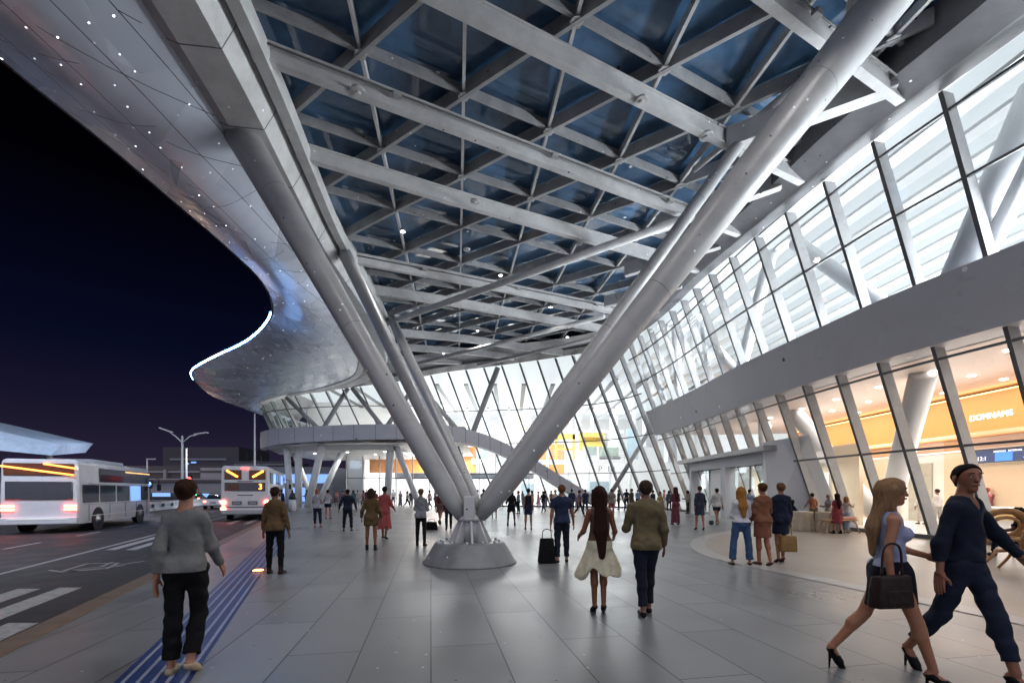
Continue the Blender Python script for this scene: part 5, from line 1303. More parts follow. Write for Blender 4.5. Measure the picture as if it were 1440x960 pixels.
    # eyes and mouth only where a face shows
    if po.get('face'):
        bm = NB()
        for s in (-1, 1):
            c = Hh((s*.031, .0845, .014)); bmesh.ops.create_uvsphere(bm, u_segments=12, v_segments=8, radius=.0098, matrix=Matrix.Translation(Vector(c)) @ Matrix.Diagonal((1, .6, .62, 1)))
        for f in bm.faces: f.smooth = True
        e_ = obj('eyes', bm, M['eye_white'], root)
        for s in (-1, 1):
            bm = NB(); c = Hh((s*.031, .0895, .014)); bmesh.ops.create_uvsphere(bm, u_segments=10, v_segments=6, radius=.0055, matrix=Matrix.Translation(Vector(c)) @ Matrix.Diagonal((1, .6, 1, 1)))
            obj('iris', bm, M['black'], e_)
        bm = NB()
        for s in (-1, 1): tube(bm, [Hh((s*.014, .0895, .038)), Hh((s*.032, .0900, .044)), Hh((s*.050, .077, .038))], [.003, .0042, .0022], 6)
        obj('eyebrows', bm, hairm(hair[1]), root)
        bm = NB(); tube(bm, [Hh((-.022, .0885, -.046)), Hh((0, .0965, -.044)), Hh((.022, .0885, -.046))], [.003, .0058, .003], 8); obj('lips', bm, M['lips'], root)
    # ------- bottom garment
    kind, colr = bottom[0], bottom[1]; par = bottom[2] if len(bottom) > 2 else {}
    G = Field(lo, hi, h*1.02); e0 = .012
    cut_top = .985
    if kind in ('trousers', 'jeans', 'slim', 'shorts', 'leggings'):
        ez = {'trousers': .026, 'jeans': .016, 'slim': .015, 'shorts': .030, 'leggings': .008}[kind]
        G.limb(T((0, 0, .90)), T((0, 0, 1.0)), .160*build+e0, .150*build+e0, .03, Y_, fl+.03)
        for side, s in (('L', -1), ('R', 1)):
            G.limb(T((s*.07, -.055, .90)), T((s*.07, -.05, .93)), .084*build+ez*.6, .08+ez*.6, .03)
            if kind == 'shorts':
                en = J['hip'+side]*.45+J['knee'+side]*.55; G.limb(J['hip'+side], en, .088*build+ez, .075+ez, .02, flat_end=True)
            else:
                G.limb(J['hip'+side], J['knee'+side], .088*build+ez, .052+ez, .03)
                hem = J['knee'+side]*par.get('crop', .10)+J['ank'+side]*(1-par.get('crop', .10))
                wf = par.get('flare', 1.0)
                G.limb(J['knee'+side], hem, .052+ez, (.040+ez)*wf, .02, flat_end=True)
                cf = J['knee'+side]*.7+J['ank'+side]*.3+np.array([0, -.016, 0]); G.limb(J['knee'+side]*.9+J['ank'+side]*.1, cf, .046+ez, .052+ez, .02)
        G.folds(.0034 if kind != 'leggings' else .0015, sd, (20, 16, 30)); G.folds(.0010, sd+3, (30, 26, 50))
        G.cut(T((0, 0, 1.02)), T((0, 0, 2))-T((0, 0, 1)))
        v_, f_ = G.mesh(); mk_mesh({'trousers': 'trousers', 'jeans': 'jeans', 'slim': 'trousers', 'shorts': 'shorts', 'leggings': 'leggings'}[kind], v_, f_, cloth(colr), root)
    elif dress:
        hemz = par.get('hem', .48); wid_ = par.get('wide', .20); nf = par.get('pleats', 7); z1 = hemz
        sway = (J['kneeL']+J['kneeR'])/2; leg_sp = max(abs(J['kneeL'][1]-J['kneeR'][1]), 0)*.5
        if seated:
            for side in 'LR': G.limb(J['hip'+side], J['knee'+side], .13, .10, .05, flat_end=False); G.limb(J['knee'+side], J['knee'+side]*.5+J['ank'+side]*.5, .10, .12, .05, flat_end=True)
            G.limb(T((0, 0, .90)), T((0, 0, 1.0)), .175*build, .155*build, .03, Y_, .8)
        else:
            c0 = T((0, 0, 1.0)); c1 = T((0, 0, .90)); c2 = np.array([sway[0], sway[1]*.6, z1-.02])
            G.limb(c0, c1, .150*build+e0, .165*build+e0, .02, Y_, .76); G.limb(c1, c2, .165*build+e0+.004, wid_, .03, Y_, .80 if leg_sp < .1 else 1.0)
            for s in (-1, 1): G.limb(T((s*.07, -.055, .88)), T((s*.07, -.05, .93)), .084*build+.018, .08+.018, .03)
            G.cut((0, 0, z1), (0, .10, -1)) if not par.get('ragged') else None
            G.flare((sway[0], sway[1]*.6), .95, z1, par.get('amp', .018), nf, sd)
            if par.get('ragged'):
                X, Y, Z = np.meshgrid(*G.ax, indexing='ij', sparse=True); th = np.arctan2(Y, X)
                G.F = np.maximum(G.F, z1+par['ragged']*(np.sin(th*3+1)*.6+np.sin(th*5)*.4) - Z).astype(np.float32)
        G.folds(.003, sd, (14, 14, 8)); G.cut(T((0, 0, 1.02)), T((0, 0, 2))-T((0, 0, 1)))
        # hollow it from below so the legs leave an open hem
        if not seated: G.limb((sway[0], sway[1]*.6, z1-.3), (sway[0]*.5, sway[1]*.4, z1+.10), wid_*.8, wid_*.72, 0, Y_, .8, op='sub')
        v_, f_ = G.mesh(); mk_mesh({'skirt': 'skirt', 'dress': 'dress_skirt', 'robe': 'robe_skirt', 'flare': 'skirt'}[kind], v_, f_, cloth(colr), root)
    # ------- top garment
    kind, colr = top[0], top[1]; par = top[2] if len(top) > 2 else {}
    ez = {'sweater': .015, 'tee': .012, 'tank': .008, 'jacket': .017, 'shirt': .015, 'bodice': .008}[kind]; hem = par.get('hem', {'jacket': .82, 'sweater': .90, 'shirt': .90}.get(kind, .94))
    G = Field(lo, hi, h); w2 = 1.0+par.get('loose', 0)
    lowr = .158*build+ez+.014 if hem < .99 else .13
    if hem < .9: G.limb(T((0, -.01, hem-.01)), T((0, -.005, .93)), (.168*build+ez)*w2, .160*build+ez, .02, Y_, .80)
    if hem < 1.0: G.limb(T((0, -.008, max(hem-.02, .88))), T((0, 0, .99)), lowr*w2, (.150*build+ez), .02, Y_, .78)
    G.limb(T((0, 0, .99)), T((0, 0, 1.15)), (.148*build+ez)*w2, (.124 if sex == 'f' else .138)*build+ez, .03, Y_, .76)
    G.limb(T((0, 0, 1.15)), T((0, -.012, 1.33)), .130*build+ez, (.145 if sex == 'f' else .168)*build+ez*.8, .04, Y_, .72)
    slv = kind not in ('tank', 'bodice')
    for s in (-1, 1): G.limb(T((s*.03, -.018, 1.400)), T((s*shw*.88, -.015, 1.362)), .062+ez*.8, .052+ez*.9, .045)
    if not slv:
        for s in (-1, 1): G.cut(T((s*(shw*.86), 0, 1.4)), (s, 0, .25))
    for s in (-1, 1):
        if hem < .99: G.limb(T((s*.07, -.055, .90)), T((s*.07, -.05, .94)), .084*build+ez+.022, .08+ez+.016, .03)
        if sex == 'f': G.limb(T((s*.07, .070, 1.245)), T((s*.07, .076, 1.25)), .060+ez*.5, .060+ez*.5, .03)
    if slv:
        for side in 'LR':
            sh, el, wr = J['sh'+side], J['el'+side], J['wr'+side]
            if kind == 'tee' or par.get('short'):
                en = sh*.42+el*.58; G.limb(sh, en, .052*build+ez, .052+ez, .02, flat_end=True)
            else:
                sl_ = par.get('sleeve', .93); en = el*(1-sl_)+wr*sl_
                G.limb(sh, el, .050*build+ez*.9, .040+ez*.9, .02); G.limb(el, en, .040+ez*.95, .028+ez*.8, .025, flat_end=True)
    G.folds(.0050 if kind in ('sweater', 'jacket', 'shirt') else .0035, sd+5, (17, 12, 24)); G.folds(.0014, sd+9, (36, 30, 45))
    G.cut(T((0, 0, hem)), -(T((0, 0, 2))-T((0, 0, 1)))+np.array([0, 0, 0]))
    # neckline
    if par.get('vneck'):
        G.limb(T((0, .06, 1.36)), T((0, .10, 1.50)), .02, .085, 0, op='sub')
    nk = {'tank': .075, 'bodice': .11, 'tee': .066, 'jacket': .06, 'sweater': .064, 'shirt': .060}[kind]
    G.limb(T((0, -.015, 1.455 if kind not in ('bodice', 'tank') else 1.43)), T((0, .0, 1.60)), nk, nk+.05, 0, op='sub')
    if kind == 'jacket': G.limb(T((0, -.02, 1.425)), T((0, -.015, 1.462)), .066, .062, .01, flat_end=True); G.limb(T((0, .02, 1.40)), T((0, .03, 1.6)), .05, .05, 0, op='sub')
    v_, f_ = G.mesh(); nm = {'sweater': 'sweater', 'tee': 't_shirt', 'tank': 'sleeveless_top', 'jacket': 'jacket', 'shirt': 'shirt', 'bodice': 'bodice'}[kind]
    mk_mesh(nm, v_, f_, cloth(colr), root)
    # ------- shoes, one mesh each
    for side, s in (('L', -1), ('R', 1)):
        an = J['ank'+side]; fd = J['fd'+side]; dn = np.array([0, 0, -1.]); hs = max(h*.6, .006)
        K = Field(an-.26, an+np.array([.26, .26, .16]), hs)
        K.limb(an+dn*.050+fd*-.032, an+dn*.058+fd*.10, .040, .038, .012); K.limb(an+dn*.058+fd*.10, an+dn*.066+fd*.172, .036, .026, .012, (0, 0, 1), .75)
        if shoes[0] == 'boots': K.limb(an+np.array([0, 0, .07]), an+dn*.05, .047, .044, .01, flat_start=True)
        elif shoes[0] == 'heels':
            K.limb(an+dn*.0+fd*.03+np.array([0, 0, .03]), an+dn*.0+fd*.06, .05, .045, 0, op='sub')
            K.cut(an+dn*.015, (0, -.35, 1))
            hp = an+dn*.06+fd*-.04; foot_z = (an+dn*.066+fd*.172)[2]-.02
            K.limb(hp, np.array([hp[0], hp[1]-.01, foot_z]), .017, .006, .005, flat_end=True)
        else:
            K.cut(an+dn*.022, (0, .0, 1)) if shoes[0] == 'flat' else K.cut(an+np.array([0, 0, .004]), (0, 0, 1))
        if shoes[0] != 'heels' and J['pit'+side] > -.3: K.cut((0, 0, an[2]-.086), (0, 0, -1))
        v_, f_ = K.mesh()
        if len(v_): mk_mesh('shoe', v_, f_, cloth(shoes[1], .5), root)
    # ------- hair
    st_, hx = hair
    K = Field(hc-np.array([.2, .30, (po.get('hair_len', .48)+.2) if st_ == 'long' else .36]), hc+np.array([.2, .2, .2]), max(h*.7, .006))
    if st_ == 'bald': return root
    th = {'short': .012, 'crop': .007, 'bun': .011, 'long': .018, 'bob': .020, 'afro': .045, 'tail': .012}[st_]
    K.limb(Hh((0, -.026, .030)), Hh((0, .008, .038)), .083+th, .079+th*.8, .02, rotz((1, 0, 0), hy), .92)
    if st_ in ('short', 'crop', 'bun', 'tail', 'afro'): K.limb(Hh((0, -.045, .01)), Hh((0, -.045, -.045)), .068+th*.6, .048+th*.5, .02, rotz((1, 0, 0), hy), .95)
    if st_ == 'bun': K.limb(Hh((0, -.115, .035)), Hh((0, -.125, .045)), .036, .036, .015)
    if st_ in ('bob', 'long'):
        for s in (-1, 1): K.limb(Hh((s*.065, -.02, .02)), Hh((s*.07, -.03, -.12)), .042, .035, .02)
        K.limb(Hh((0, -.05, .0)), Hh((0, -.06, -.13)), .080, .070, .03)
    if st_ == 'long':
        hl = po.get('hair_len', .48); hm = .6*hl
        K.limb(Hh((0, -.075, -.10)), Hh((0, -.135, -hm)), .085, .092, .04, rotz((0, 1, 0), hy), .5)
        K.limb(Hh((0, -.135, -hm)), Hh((0.01, -.140 if hl < .6 else -.175, -hl)), .090, .045, .04, rotz((0, 1, 0), hy), .45)
    if st_ == 'tail': K.limb(Hh((0, -.10, .03)), Hh((0, -.13, -.16)), .03, .022, .02)
    K.folds({'afro': .006, 'long': .0028, 'bob': .0028}.get(st_, .0012), sd, (70, 60, 12 if st_ in ('long', 'bob') else 60))
    # face opening
    fr_ = rotz(np.array([0, 1, 0]), hy)
    if st_ in ('long', 'bob'): K.limb(Hh((0, .135, .01)), Hh((0, .12, -.32)), .088, .10, 0, op='sub')
    else:
        K.cut(Hh((0, .052, .062)), fr_*.8+np.array([0, 0, -.75])); K.cut(Hh((0, -.02, -.035)), fr_*.35+np.array([0, 0, -.9]))
    v_, f_ = K.mesh()
    if len(v_): mk_mesh('hair', v_, f_, hairm(hx), root)
    return root
WALK1 = {'legs': ((24, 6, 2), (-20, 22, 2)), 'arms': ((-18, 8, 14, 0), (20, 8, 22, 0))}
WALK2 = {'legs': ((-18, 20, 2), (22, 6, 2)), 'arms': ((18, 8, 20, 0), (-16, 8, 14, 0))}
STAND = {'legs': ((3, 2, 3), (-3, 4, 3)), 'arms': ((4, 8, 10, 0), (0, 8, 10, 0))}
HOLD = {'legs': ((2, 2, 3), (-2, 3, 3)), 'arms': ((12, 10, 80, 22), (10, 10, 85, 22))}
PHONE = {'legs': ((4, 2, 3), (-5, 5, 3)), 'arms': ((10, 10, 75, 20), (-4, 9, 10, 0))}
CROSS = {'legs': ((-3, 3, -1), (4, 3, 5)), 'arms': ((10, 14, 95, 45), (12, 14, 95, 45))}
def gx(px, Y): return (px-720)/640*Y
def P(label, px, fy, **k):
    Y = 1037/(fy-690); return person(label, gx(px, Y), Y, **k)
# --- nearest figures
P('person in grey sweater and black trousers walking away over the blue stripe', 262, 941, rz=16, H=1.70, sex='f', build=.86, skin='9a6a52', hair=('bun', '2e1a10'), top=('sweater', '6e6e6c', {'loose': .06}), bottom=('slim', '0c0c0e', {'crop': .12, 'flare': 1.3}),
  shoes=('flat', 'b09870'), pose={'legs': ((-4, 3, 0), (8, 36, -1)), 'arms': ((-20, 8, 22, 0), (16, 10, 26, 0))}, near=.009)
P('person in brown jacket and black leggings standing with back turned beside the ground light', 387, 806, rz=4, H=1.67, skin='6e4630', hair=('short', '2a1912'), top=('jacket', '5c431f', {'hem': .86}), bottom=('leggings', '0b0b0c'), shoes=('boots', '2a1310'),
  pose={'legs': ((2, 1, 4), (-2, 3, 4)), 'arms': ((2, 14, 10, 0), (0, 14, 10, 0))}, near=.012)
P('person with very long brown hair in brown top and cream ragged skirt walking away', 843, 862, rz=-2, H=1.60, skin='7a4a34', hair=('long', '2a1610'), top=('bodice', '5a3a2a', {'hem': .98}), bottom=('flare', 'c9bd98', {'hem': .58, 'wide': .33, 'pleats': 11, 'ragged': .10, 'amp': .015}),
  shoes=('heels', '0d0d10'), pose={'hair_len': .78, 'legs': ((2, 3, -2), (10, 22, -3)), 'arms': ((8, 16, 60, 2), (8, 16, 60, 2))}, near=.010)
P('person in olive brown jacket and dark jeans walking away beside the cream skirt', 908, 862, rz=-6, H=1.74, sex='m', skin='7c5442', hair=('short', '33281f'), top=('jacket', '6b5c38', {'hem': .84}), bottom=('slim', '131c2c'),
  shoes=('flat', '141014'), pose={'legs': ((-10, 4, -2), (12, 16, -3)), 'arms': ((16, 12, 85, 20), (-2, 10, 30, 0))}, near=.011)
# pair crossing on the right
xw, yw = gx(1252, 3.95), 3.95
person('person in lilac sleeveless top and navy skirt striding right with a brown tote bag', xw, yw, rz=-112, H=1.68, skin='a06c50', hair=('long', '84664a'), top=('tank', '8f98b8', {'hem': .97}), bottom=('skirt', '10121f', {'hem': .66, 'wide': .185, 'pleats': 5, 'amp': .006}),
       shoes=('heels', '08080a'), pose={'legs': ((-22, 14, 1), (20, 4, 1)), 'arms': ((24, 8, 50, 4), (-14, 10, 20, 0)), 'face': True}, near=.0085, yaw=4, build=.88)
xm, ym = gx(1358, 3.9), 3.9
person('person in navy v-neck sweater and navy trousers striding past with an arm held out', xm, ym, rz=-158, H=1.80, skin='8c5c46', hair=('crop', '120d0b'), top=('sweater', '141d30', {'vneck': True, 'hem': .95}), bottom=('slim', '1a2438', {'crop': .22}),
       shoes=('heels', '0a0a0c'), pose={'legs': ((22, 6, -4), (-16, 18, 0)), 'arms': ((14, 40, 20, 0), (-10, 14, 12, 0)), 'face': True}, near=.0085, yaw=-34, sex='m', build=.85)
# --- middle ground
P('person in navy polo shirt and dark jeans with a black bag at their side', 790, 790, rz=2, H=1.73, sex='m', skin='8a5a42', hair=('short', '5a3a20'), top=('tee', '1a2744', {'hem': .88}), bottom=('slim', '141b28'), shoes=('flat', '241813'), pose={'legs': ((-6, 6, 3), (4, 5, 3)), 'arms': ((-2, 10, 4, 0), (4, 14, 16, 0)), 'grip': (1, 0)}, near=.014)
P('person with loose blonde hair in white top and flared blue jeans', 1042, 794, rz=-8, H=1.68, skin='9a6a50', hair=('long', '8a5f2c'), top=('sweater', 'b9b7bd', {'hem': .95, 'sleeve': .6}), bottom=('jeans', '274a72', {'flare': 1.35}), shoes=('flat', '3a2218'), pose={'legs': ((0, 1, 9), (0, 1, 9)), 'arms': ((10, 6, 70, 20), (14, 8, 70, 20))}, near=.014)
P('person in rust brown dress standing between the white top and the navy coat', 1072, 794, rz=5, H=1.76, skin='8a5438', hair=('bun', '4a2c1a'), top=('sweater', '7a4526', {'hem': .9}), bottom=('dress', '7a4526', {'hem': .60, 'wide': .17, 'pleats': 4, 'amp': .006}), shoes=('flat', '4a2a1c'), pose={'legs': ((2, 3, -2), (-6, 14, -3)), 'arms': ((6, 8, 30, 10), (16, 12, 60, 10))}, near=.014)
P('person in navy coat dress carrying a mustard bag', 1098, 791, rz=-4, H=1.72, skin='8a5a42', hair=('short', '5a3c26'), top=('jacket', '121b33', {'hem': .80}), bottom=('dress', '121b33', {'hem': .66, 'wide': .175, 'pleats': 4, 'amp': .006}), shoes=('heels', '3a1c14'), pose={'legs': ((-2, 4, -1), (4, 2, -2)), 'arms': ((4, 8, 12, 0), (2, 10, 4, 0)), 'grip': (0, 1)}, near=.014)
P('person in mustard brown tunic jacket and bare legs in front of the red robe', 522, 773, rz=5, H=1.66, skin='7c4a36', hair=('bob', '33261a'), top=('jacket', '5f4a20', {'hem': .70, 'loose': .08}), bottom=('shorts', '4e3d1c'), shoes=('boots', '0e0d0d'), pose={'legs': ((2, 2, 3), (-2, 3, 3)), 'arms': ((-4, 20, 40, 0), (4, 16, 26, 0))})
P('person in pale grey jumper and black leggings left of the steel columns', 592, 767, rz=-4, H=1.66, skin='8a6a50', hair=('short', '5a4634'), top=('sweater', '8c8e92', {'hem': .84}), bottom=('leggings', '0d0d10'), shoes=('boots', '171514'), pose=HOLD)
P('person in navy suit jacket and trousers behind the mustard jacket on its left', 489, 746, rz=8, H=1.66, sex='m', skin='6a4030', hair=('short', '1d120e'), top=('jacket', '18233c', {'hem': .86}), bottom=('slim', '121a2c'), shoes=('flat', '0f0f10'), pose={'legs': ((0, 2, 7), (0, 3, 7)), 'arms': ((-2, 26, 30, 0), (4, 26, 30, 10))})
P('person with light hair, pale tee and navy cropped trousers near the white columns', 446, 741, rz=0, H=1.68, skin='9a6858', hair=('short', '8a5240'), top=('tee', '9a99a4', {'hem': .86}), bottom=('slim', '16213a', {'crop': .2}), shoes=('flat', '7a4a3a'), pose=CROSS)
P('person in pale top and navy shorts beside the pale tee', 461, 729, rz=0, H=1.66, skin='9a6a5a', hair=('short', '1f1518'), top=('tee', 'a7a5ac', {'hem': .90}), bottom=('shorts', '10182c'), shoes=('flat', '4a2c24'), pose=CROSS)
P('person in long coral red robe beyond the mustard jacket', 541, 757, rz=-6, H=1.74, skin='6a3c28', hair=('short', '241614'), top=('shirt', 'a83c38', {'hem': .80, 'loose': .15, 'sleeve': .7}), bottom=('robe', 'a83c38', {'hem': .34, 'wide': .23, 'pleats': 6, 'amp': .018}), shoes=('flat', '2a1410'), pose={'legs': ((10, 4, 2), (-8, 12, 2)), 'arms': ((6, 20, 60, 30), (6, 20, 50, 10))})
P('person in crimson wrap dress behind the navy suit', 528, 719, rz=0, H=1.66, skin='6a3c28', hair=('short', '1a1214'), top=('shirt', '8a2c3a', {'loose': .1}), bottom=('robe', '8a2c3a', {'hem': .3, 'wide': .22}), pose=HOLD)
P('person in dark rose dress partly behind the left steel tubes', 619, 737, rz=-12, H=1.72, skin='8a5440', hair=('long', '5a2a24'), top=('shirt', '6a4444', {'loose': .05}), bottom=('dress', '6a4444', {'hem': .60, 'wide': .2}), shoes=('boots', '201414'), pose=WALK1)
P('person in dark trousers just behind the left steel tubes by the pedestal', 631, 744, rz=10, H=1.6, skin='5a3a2c', hair=('short', '181214'), top=('jacket', '3a2c30', {}), bottom=('slim', '111218'), shoes=('boots', '101012'), pose=WALK2)
P('person with auburn hair whose head shows between the steel tubes', 680, 726, rz=0, H=1.72, skin='7a4a3a', hair=('short', '3c1c16'), top=('tee', '5a4a44'), bottom=('slim', '22242c'), pose=STAND)
P('person in brown knee shorts right of the column foot', 695, 728, rz=0, H=1.66, skin='8a5040', hair=('short', '2a1a14'), top=('tee', '4a3a38'), bottom=('shorts', '5c3a34'), shoes=('flat', '14100f'), pose=STAND)
P('person in short black dress and grey leggings right of the column foot', 719, 739, rz=4, H=1.68, skin='3c2c2a', hair=('bob', '0e0c0e'), top=('sweater', '12141c', {'hem': .92}), bottom=('dress', '12141c', {'hem': .68, 'wide': .19}), shoes=('boots', '101012'), pose={'legs': ((3, 2, 7), (-3, 3, 7)), 'arms': ((12, 16, 60, 10), (10, 16, 40, 0))})
P('person in navy sleeveless dress with bare arms right of the black dress', 743, 744, rz=0, H=1.70, skin='a06a54', hair=('short', '221a18'), top=('tank', '151d33', {'hem': .96}), bottom=('dress', '1b2640', {'hem': .64, 'wide': .17, 'amp': .006}), shoes=('flat', '121014'), pose=STAND)
P('person in dark blue suit standing behind the navy polo shirt', 804, 722, rz=0, H=1.72, sex='m', skin='7a5240', hair=('short', '1c1614'), top=('jacket', '28324a'), bottom=('slim', '1c2436'), pose=STAND)
P('person in navy tee and slim navy trousers stepping away behind the long haired woman', 823, 722, rz=0, H=1.76, sex='m', skin='8a5a4a', hair=('short', '3a2a22'), top=('tee', '25304c', {'hem': .88}), bottom=('slim', '26304a'), pose=WALK1)
P('person in stone shirt and red shorts between the cream skirt and olive jacket', 860, 728, rz=0, H=1.72, sex='m', skin='9a6a5a', hair=('short', '3c3028'), top=('tee', '7a7068', {'hem': .84, 'loose': .06}), bottom=('shorts', 'a0402c'), pose=STAND)
P('person in dark navy shirt by the far wall with arms out', 881, 717, rz=0, H=1.76, sex='m', skin='6a4a40', hair=('short', '1c1614'), top=('tee', '1d2742', {'hem': .86}), bottom=('slim', '1a2034'), pose={'legs': ((0, 2, 6), (0, 2, 6)), 'arms': ((6, 26, 20, 0), (6, 26, 20, 0))})
P('person in dark navy jumper leaning behind the olive jacket', 918, 722, rz=20, H=1.66, skin='7a5a50', hair=('short', '2c2220'), top=('sweater', '262c40'), bottom=('slim', '20263a'), pose=HOLD)
P('person in long maroon dress with arm raised to the hair', 950, 737, rz=10, H=1.78, skin='8a5a50', hair=('long', '3c1c20'), top=('shirt', '6c2a3c', {'sleeve': .5}), bottom=('robe', '6c2a3c', {'hem': .10, 'wide': .22, 'pleats': 6}), pose=HOLD)
P('person in slate blue dress holding hands with the white shirt', 984, 745, rz=-4, H=1.74, skin='9a5c50', hair=('short', '3a241c'), top=('sweater', '2c3448', {'hem': .92, 'sleeve': .6}), bottom=('dress', '2c3448', {'hem': .62, 'wide': .18}), shoes=('heels', '121216'), pose={'legs': ((6, 3, 3), (-5, 6, 3)), 'arms': ((-2, 8, 6, 0), (10, 18, 10, 0))})
P('person in white shirt and navy shorts before the entrance portal', 1008, 737, rz=0, H=1.76, sex='m', skin='9a6a50', hair=('short', '2c1c16'), top=('shirt', 'b8b6b4', {'sleeve': .6, 'hem': .86}), bottom=('shorts', '141f38'), shoes=('flat', '9a988c'), pose=WALK2)
# --- by the glass wall on the right
P('person in crimson short sleeved dress with back turned by the bench', 1177, 750, rz=0, H=1.50, skin='9a6452', hair=('long', '1f1614'), top=('tee', '8a1c2c', {'hem': .96}), bottom=('dress', '8a1c2c', {'hem': .46, 'wide': .21}), shoes=('boots', '0c0c0e'), pose=STAND)
P('child with blond hair in pale blue dungarees beside the crimson dress', 1190, 749, rz=-60, H=1.38, skin='b07c64', hair=('bob', '8a6038'), top=('tank', 'a8a09a'), bottom=('trousers', '8294ac'), shoes=('flat', '1a1614'), pose={'legs': ((10, 6, 4), (-8, 14, 4)), 'arms': ((60, 10, 50, 20), (60, 10, 60, 20))})
P('person in blue grey tee standing behind the crimson dress', 1180, 732, rz=0, H=1.80, sex='m', skin='7a5240', hair=('short', '17100f'), top=('tee', '5c6670', {'hem': .86}), bottom=('slim', '33363c'), pose=STAND)
P('person in grey top with grey hair left of the crimson dress', 1165, 742, rz=90, H=1.46, skin='6a4434', hair=('short', '8a8480'), top=('tee', '8c8a8c'), bottom=('trousers', 'a49c90'), pose=HOLD)
P('person in orange brown sleeveless top bending over the right draped table', 1144, 742, rz=-10, H=1.52, skin='a0643f', hair=('short', '2c1a14'), top=('tank', '9a5528', {'hem': .92}), bottom=('skirt', '6a5838', {'hem': .15, 'wide': .26, 'pleats': 8}), pose={'legs': ((2, 1, 3), (-2, 2, 3)), 'arms': ((26, 22, 40, 20), (26, 22, 40, 20))}, lean=12)
P('person with dark hair in dark top seated at the left draped table', 1114, 742, rz=-80, H=1.5, skin='8a5a4a', hair=('bob', '1a1414'), top=('sweater', '20242c'), bottom=('trousers', '1b1e26'), pose={'seated': True, 'seat_h': .5, 'legs': ((85, 80, 5), (85, 80, 5)), 'arms': ((30, 10, 60, 10), (30, 10, 60, 10))})
P('person with pale blouse standing behind the left draped table', 1125, 735, rz=170, H=1.62, skin='6a3e30', hair=('short', '2c1812'), top=('shirt', 'c8c0b8'), bottom=('trousers', 'b4aca0'), pose=HOLD)
for sx, sy, lbl in ((11.2, 18.9, 'simple brown stool under the seated person at the left draped table'),):
    t_ = thing('stool', lbl, 'stool', (gx(1114, 1037/52), 1037/52, 0))
    bm = NB(); cone(bm, (0, 0, .42), .17, .17, .04, 20); obj('seat', bm, M['wood'], t_)
    for k in range(4):
        a = math.pi/4+k*math.pi/2; bm = NB(); tube(bm, [(.1*math.cos(a), .1*math.sin(a), .42), (.17*math.cos(a), .17*math.sin(a), .01)], .015, 6); obj('leg', bm, M['wood'], t_)
person('person with dark curly hair and black top seated in the rear bent wood chair', 12.35, 11.1, rz=40, H=1.5, skin='5a3626', hair=('afro', '1d120e'), top=('tee', '14161c'), bottom=('slim', '1b2030'), pose={'seated': True, 'seat_h': .46, 'legs': ((84, 78, 6), (84, 78, 6)), 'arms': ((30, 12, 50, 10), (30, 12, 50, 10))})
# --- beyond the glass
def I(label, px, Y, **k):
    return person(label, gx(px, Y), Y, z=.02, near=.019, **k)
I('person in light blue shirt inside the hall by the counter', 1372, 20.0, rz=30, H=1.76, sex='m', skin='7a5240', hair=('short', '2a1c16'), top=('shirt', '8fa4c4', {'sleeve': .6}), bottom=('trousers', '6a7078'), pose=STAND)
I('person in red shirt and blue jeans inside the hall by the counter', 1389, 21.0, rz=-20, H=1.78, sex='m', skin='8a5a48', hair=('short', '7a4030'), top=('tee', 'a04a4c'), bottom=('jeans', '5a6e8c'), pose=WALK1)
I('person in slate grey jacket behind the timber counter, left of three', 1413, 22.0, rz=170, H=1.72, skin='7a5240', hair=('short', '2a1c16'), top=('jacket', '4c5564'), bottom=('trousers', '2c3038'), pose=STAND)
I('person in mid grey jacket behind the timber counter, middle of three', 1424, 21.4, rz=190, H=1.74, sex='m', skin='7a4a3a', hair=('short', '3a2420'), top=('jacket', '5a6068'), bottom=('trousers', '2c3038'), pose=HOLD)
I('person in pale grey shirt behind the timber counter, nearest the right edge', 1438, 21.8, rz=180, H=1.70, skin='8a6a5a', hair=('short', '3c3430'), top=('shirt', '9aa0a8'), bottom=('trousers', '40444c'), pose=STAND)
I('person in white blouse inside the hall behind the navy sweater', 1318, 21.0, rz=0, H=1.66, skin='8a5a48', hair=('short', '241a18'), top=('shirt', 'c4c0bc'), bottom=('trousers', 'a8a4a0'), pose=STAND)
I('person in cream shirt inside the hall just left of the navy sweater', 1296, 22.0, rz=0, H=1.68, sex='m', skin='8a5a48', hair=('short', '241a18'), top=('shirt', 'cac4bc'), bottom=('trousers', 'b0aaa4'), pose=STAND)
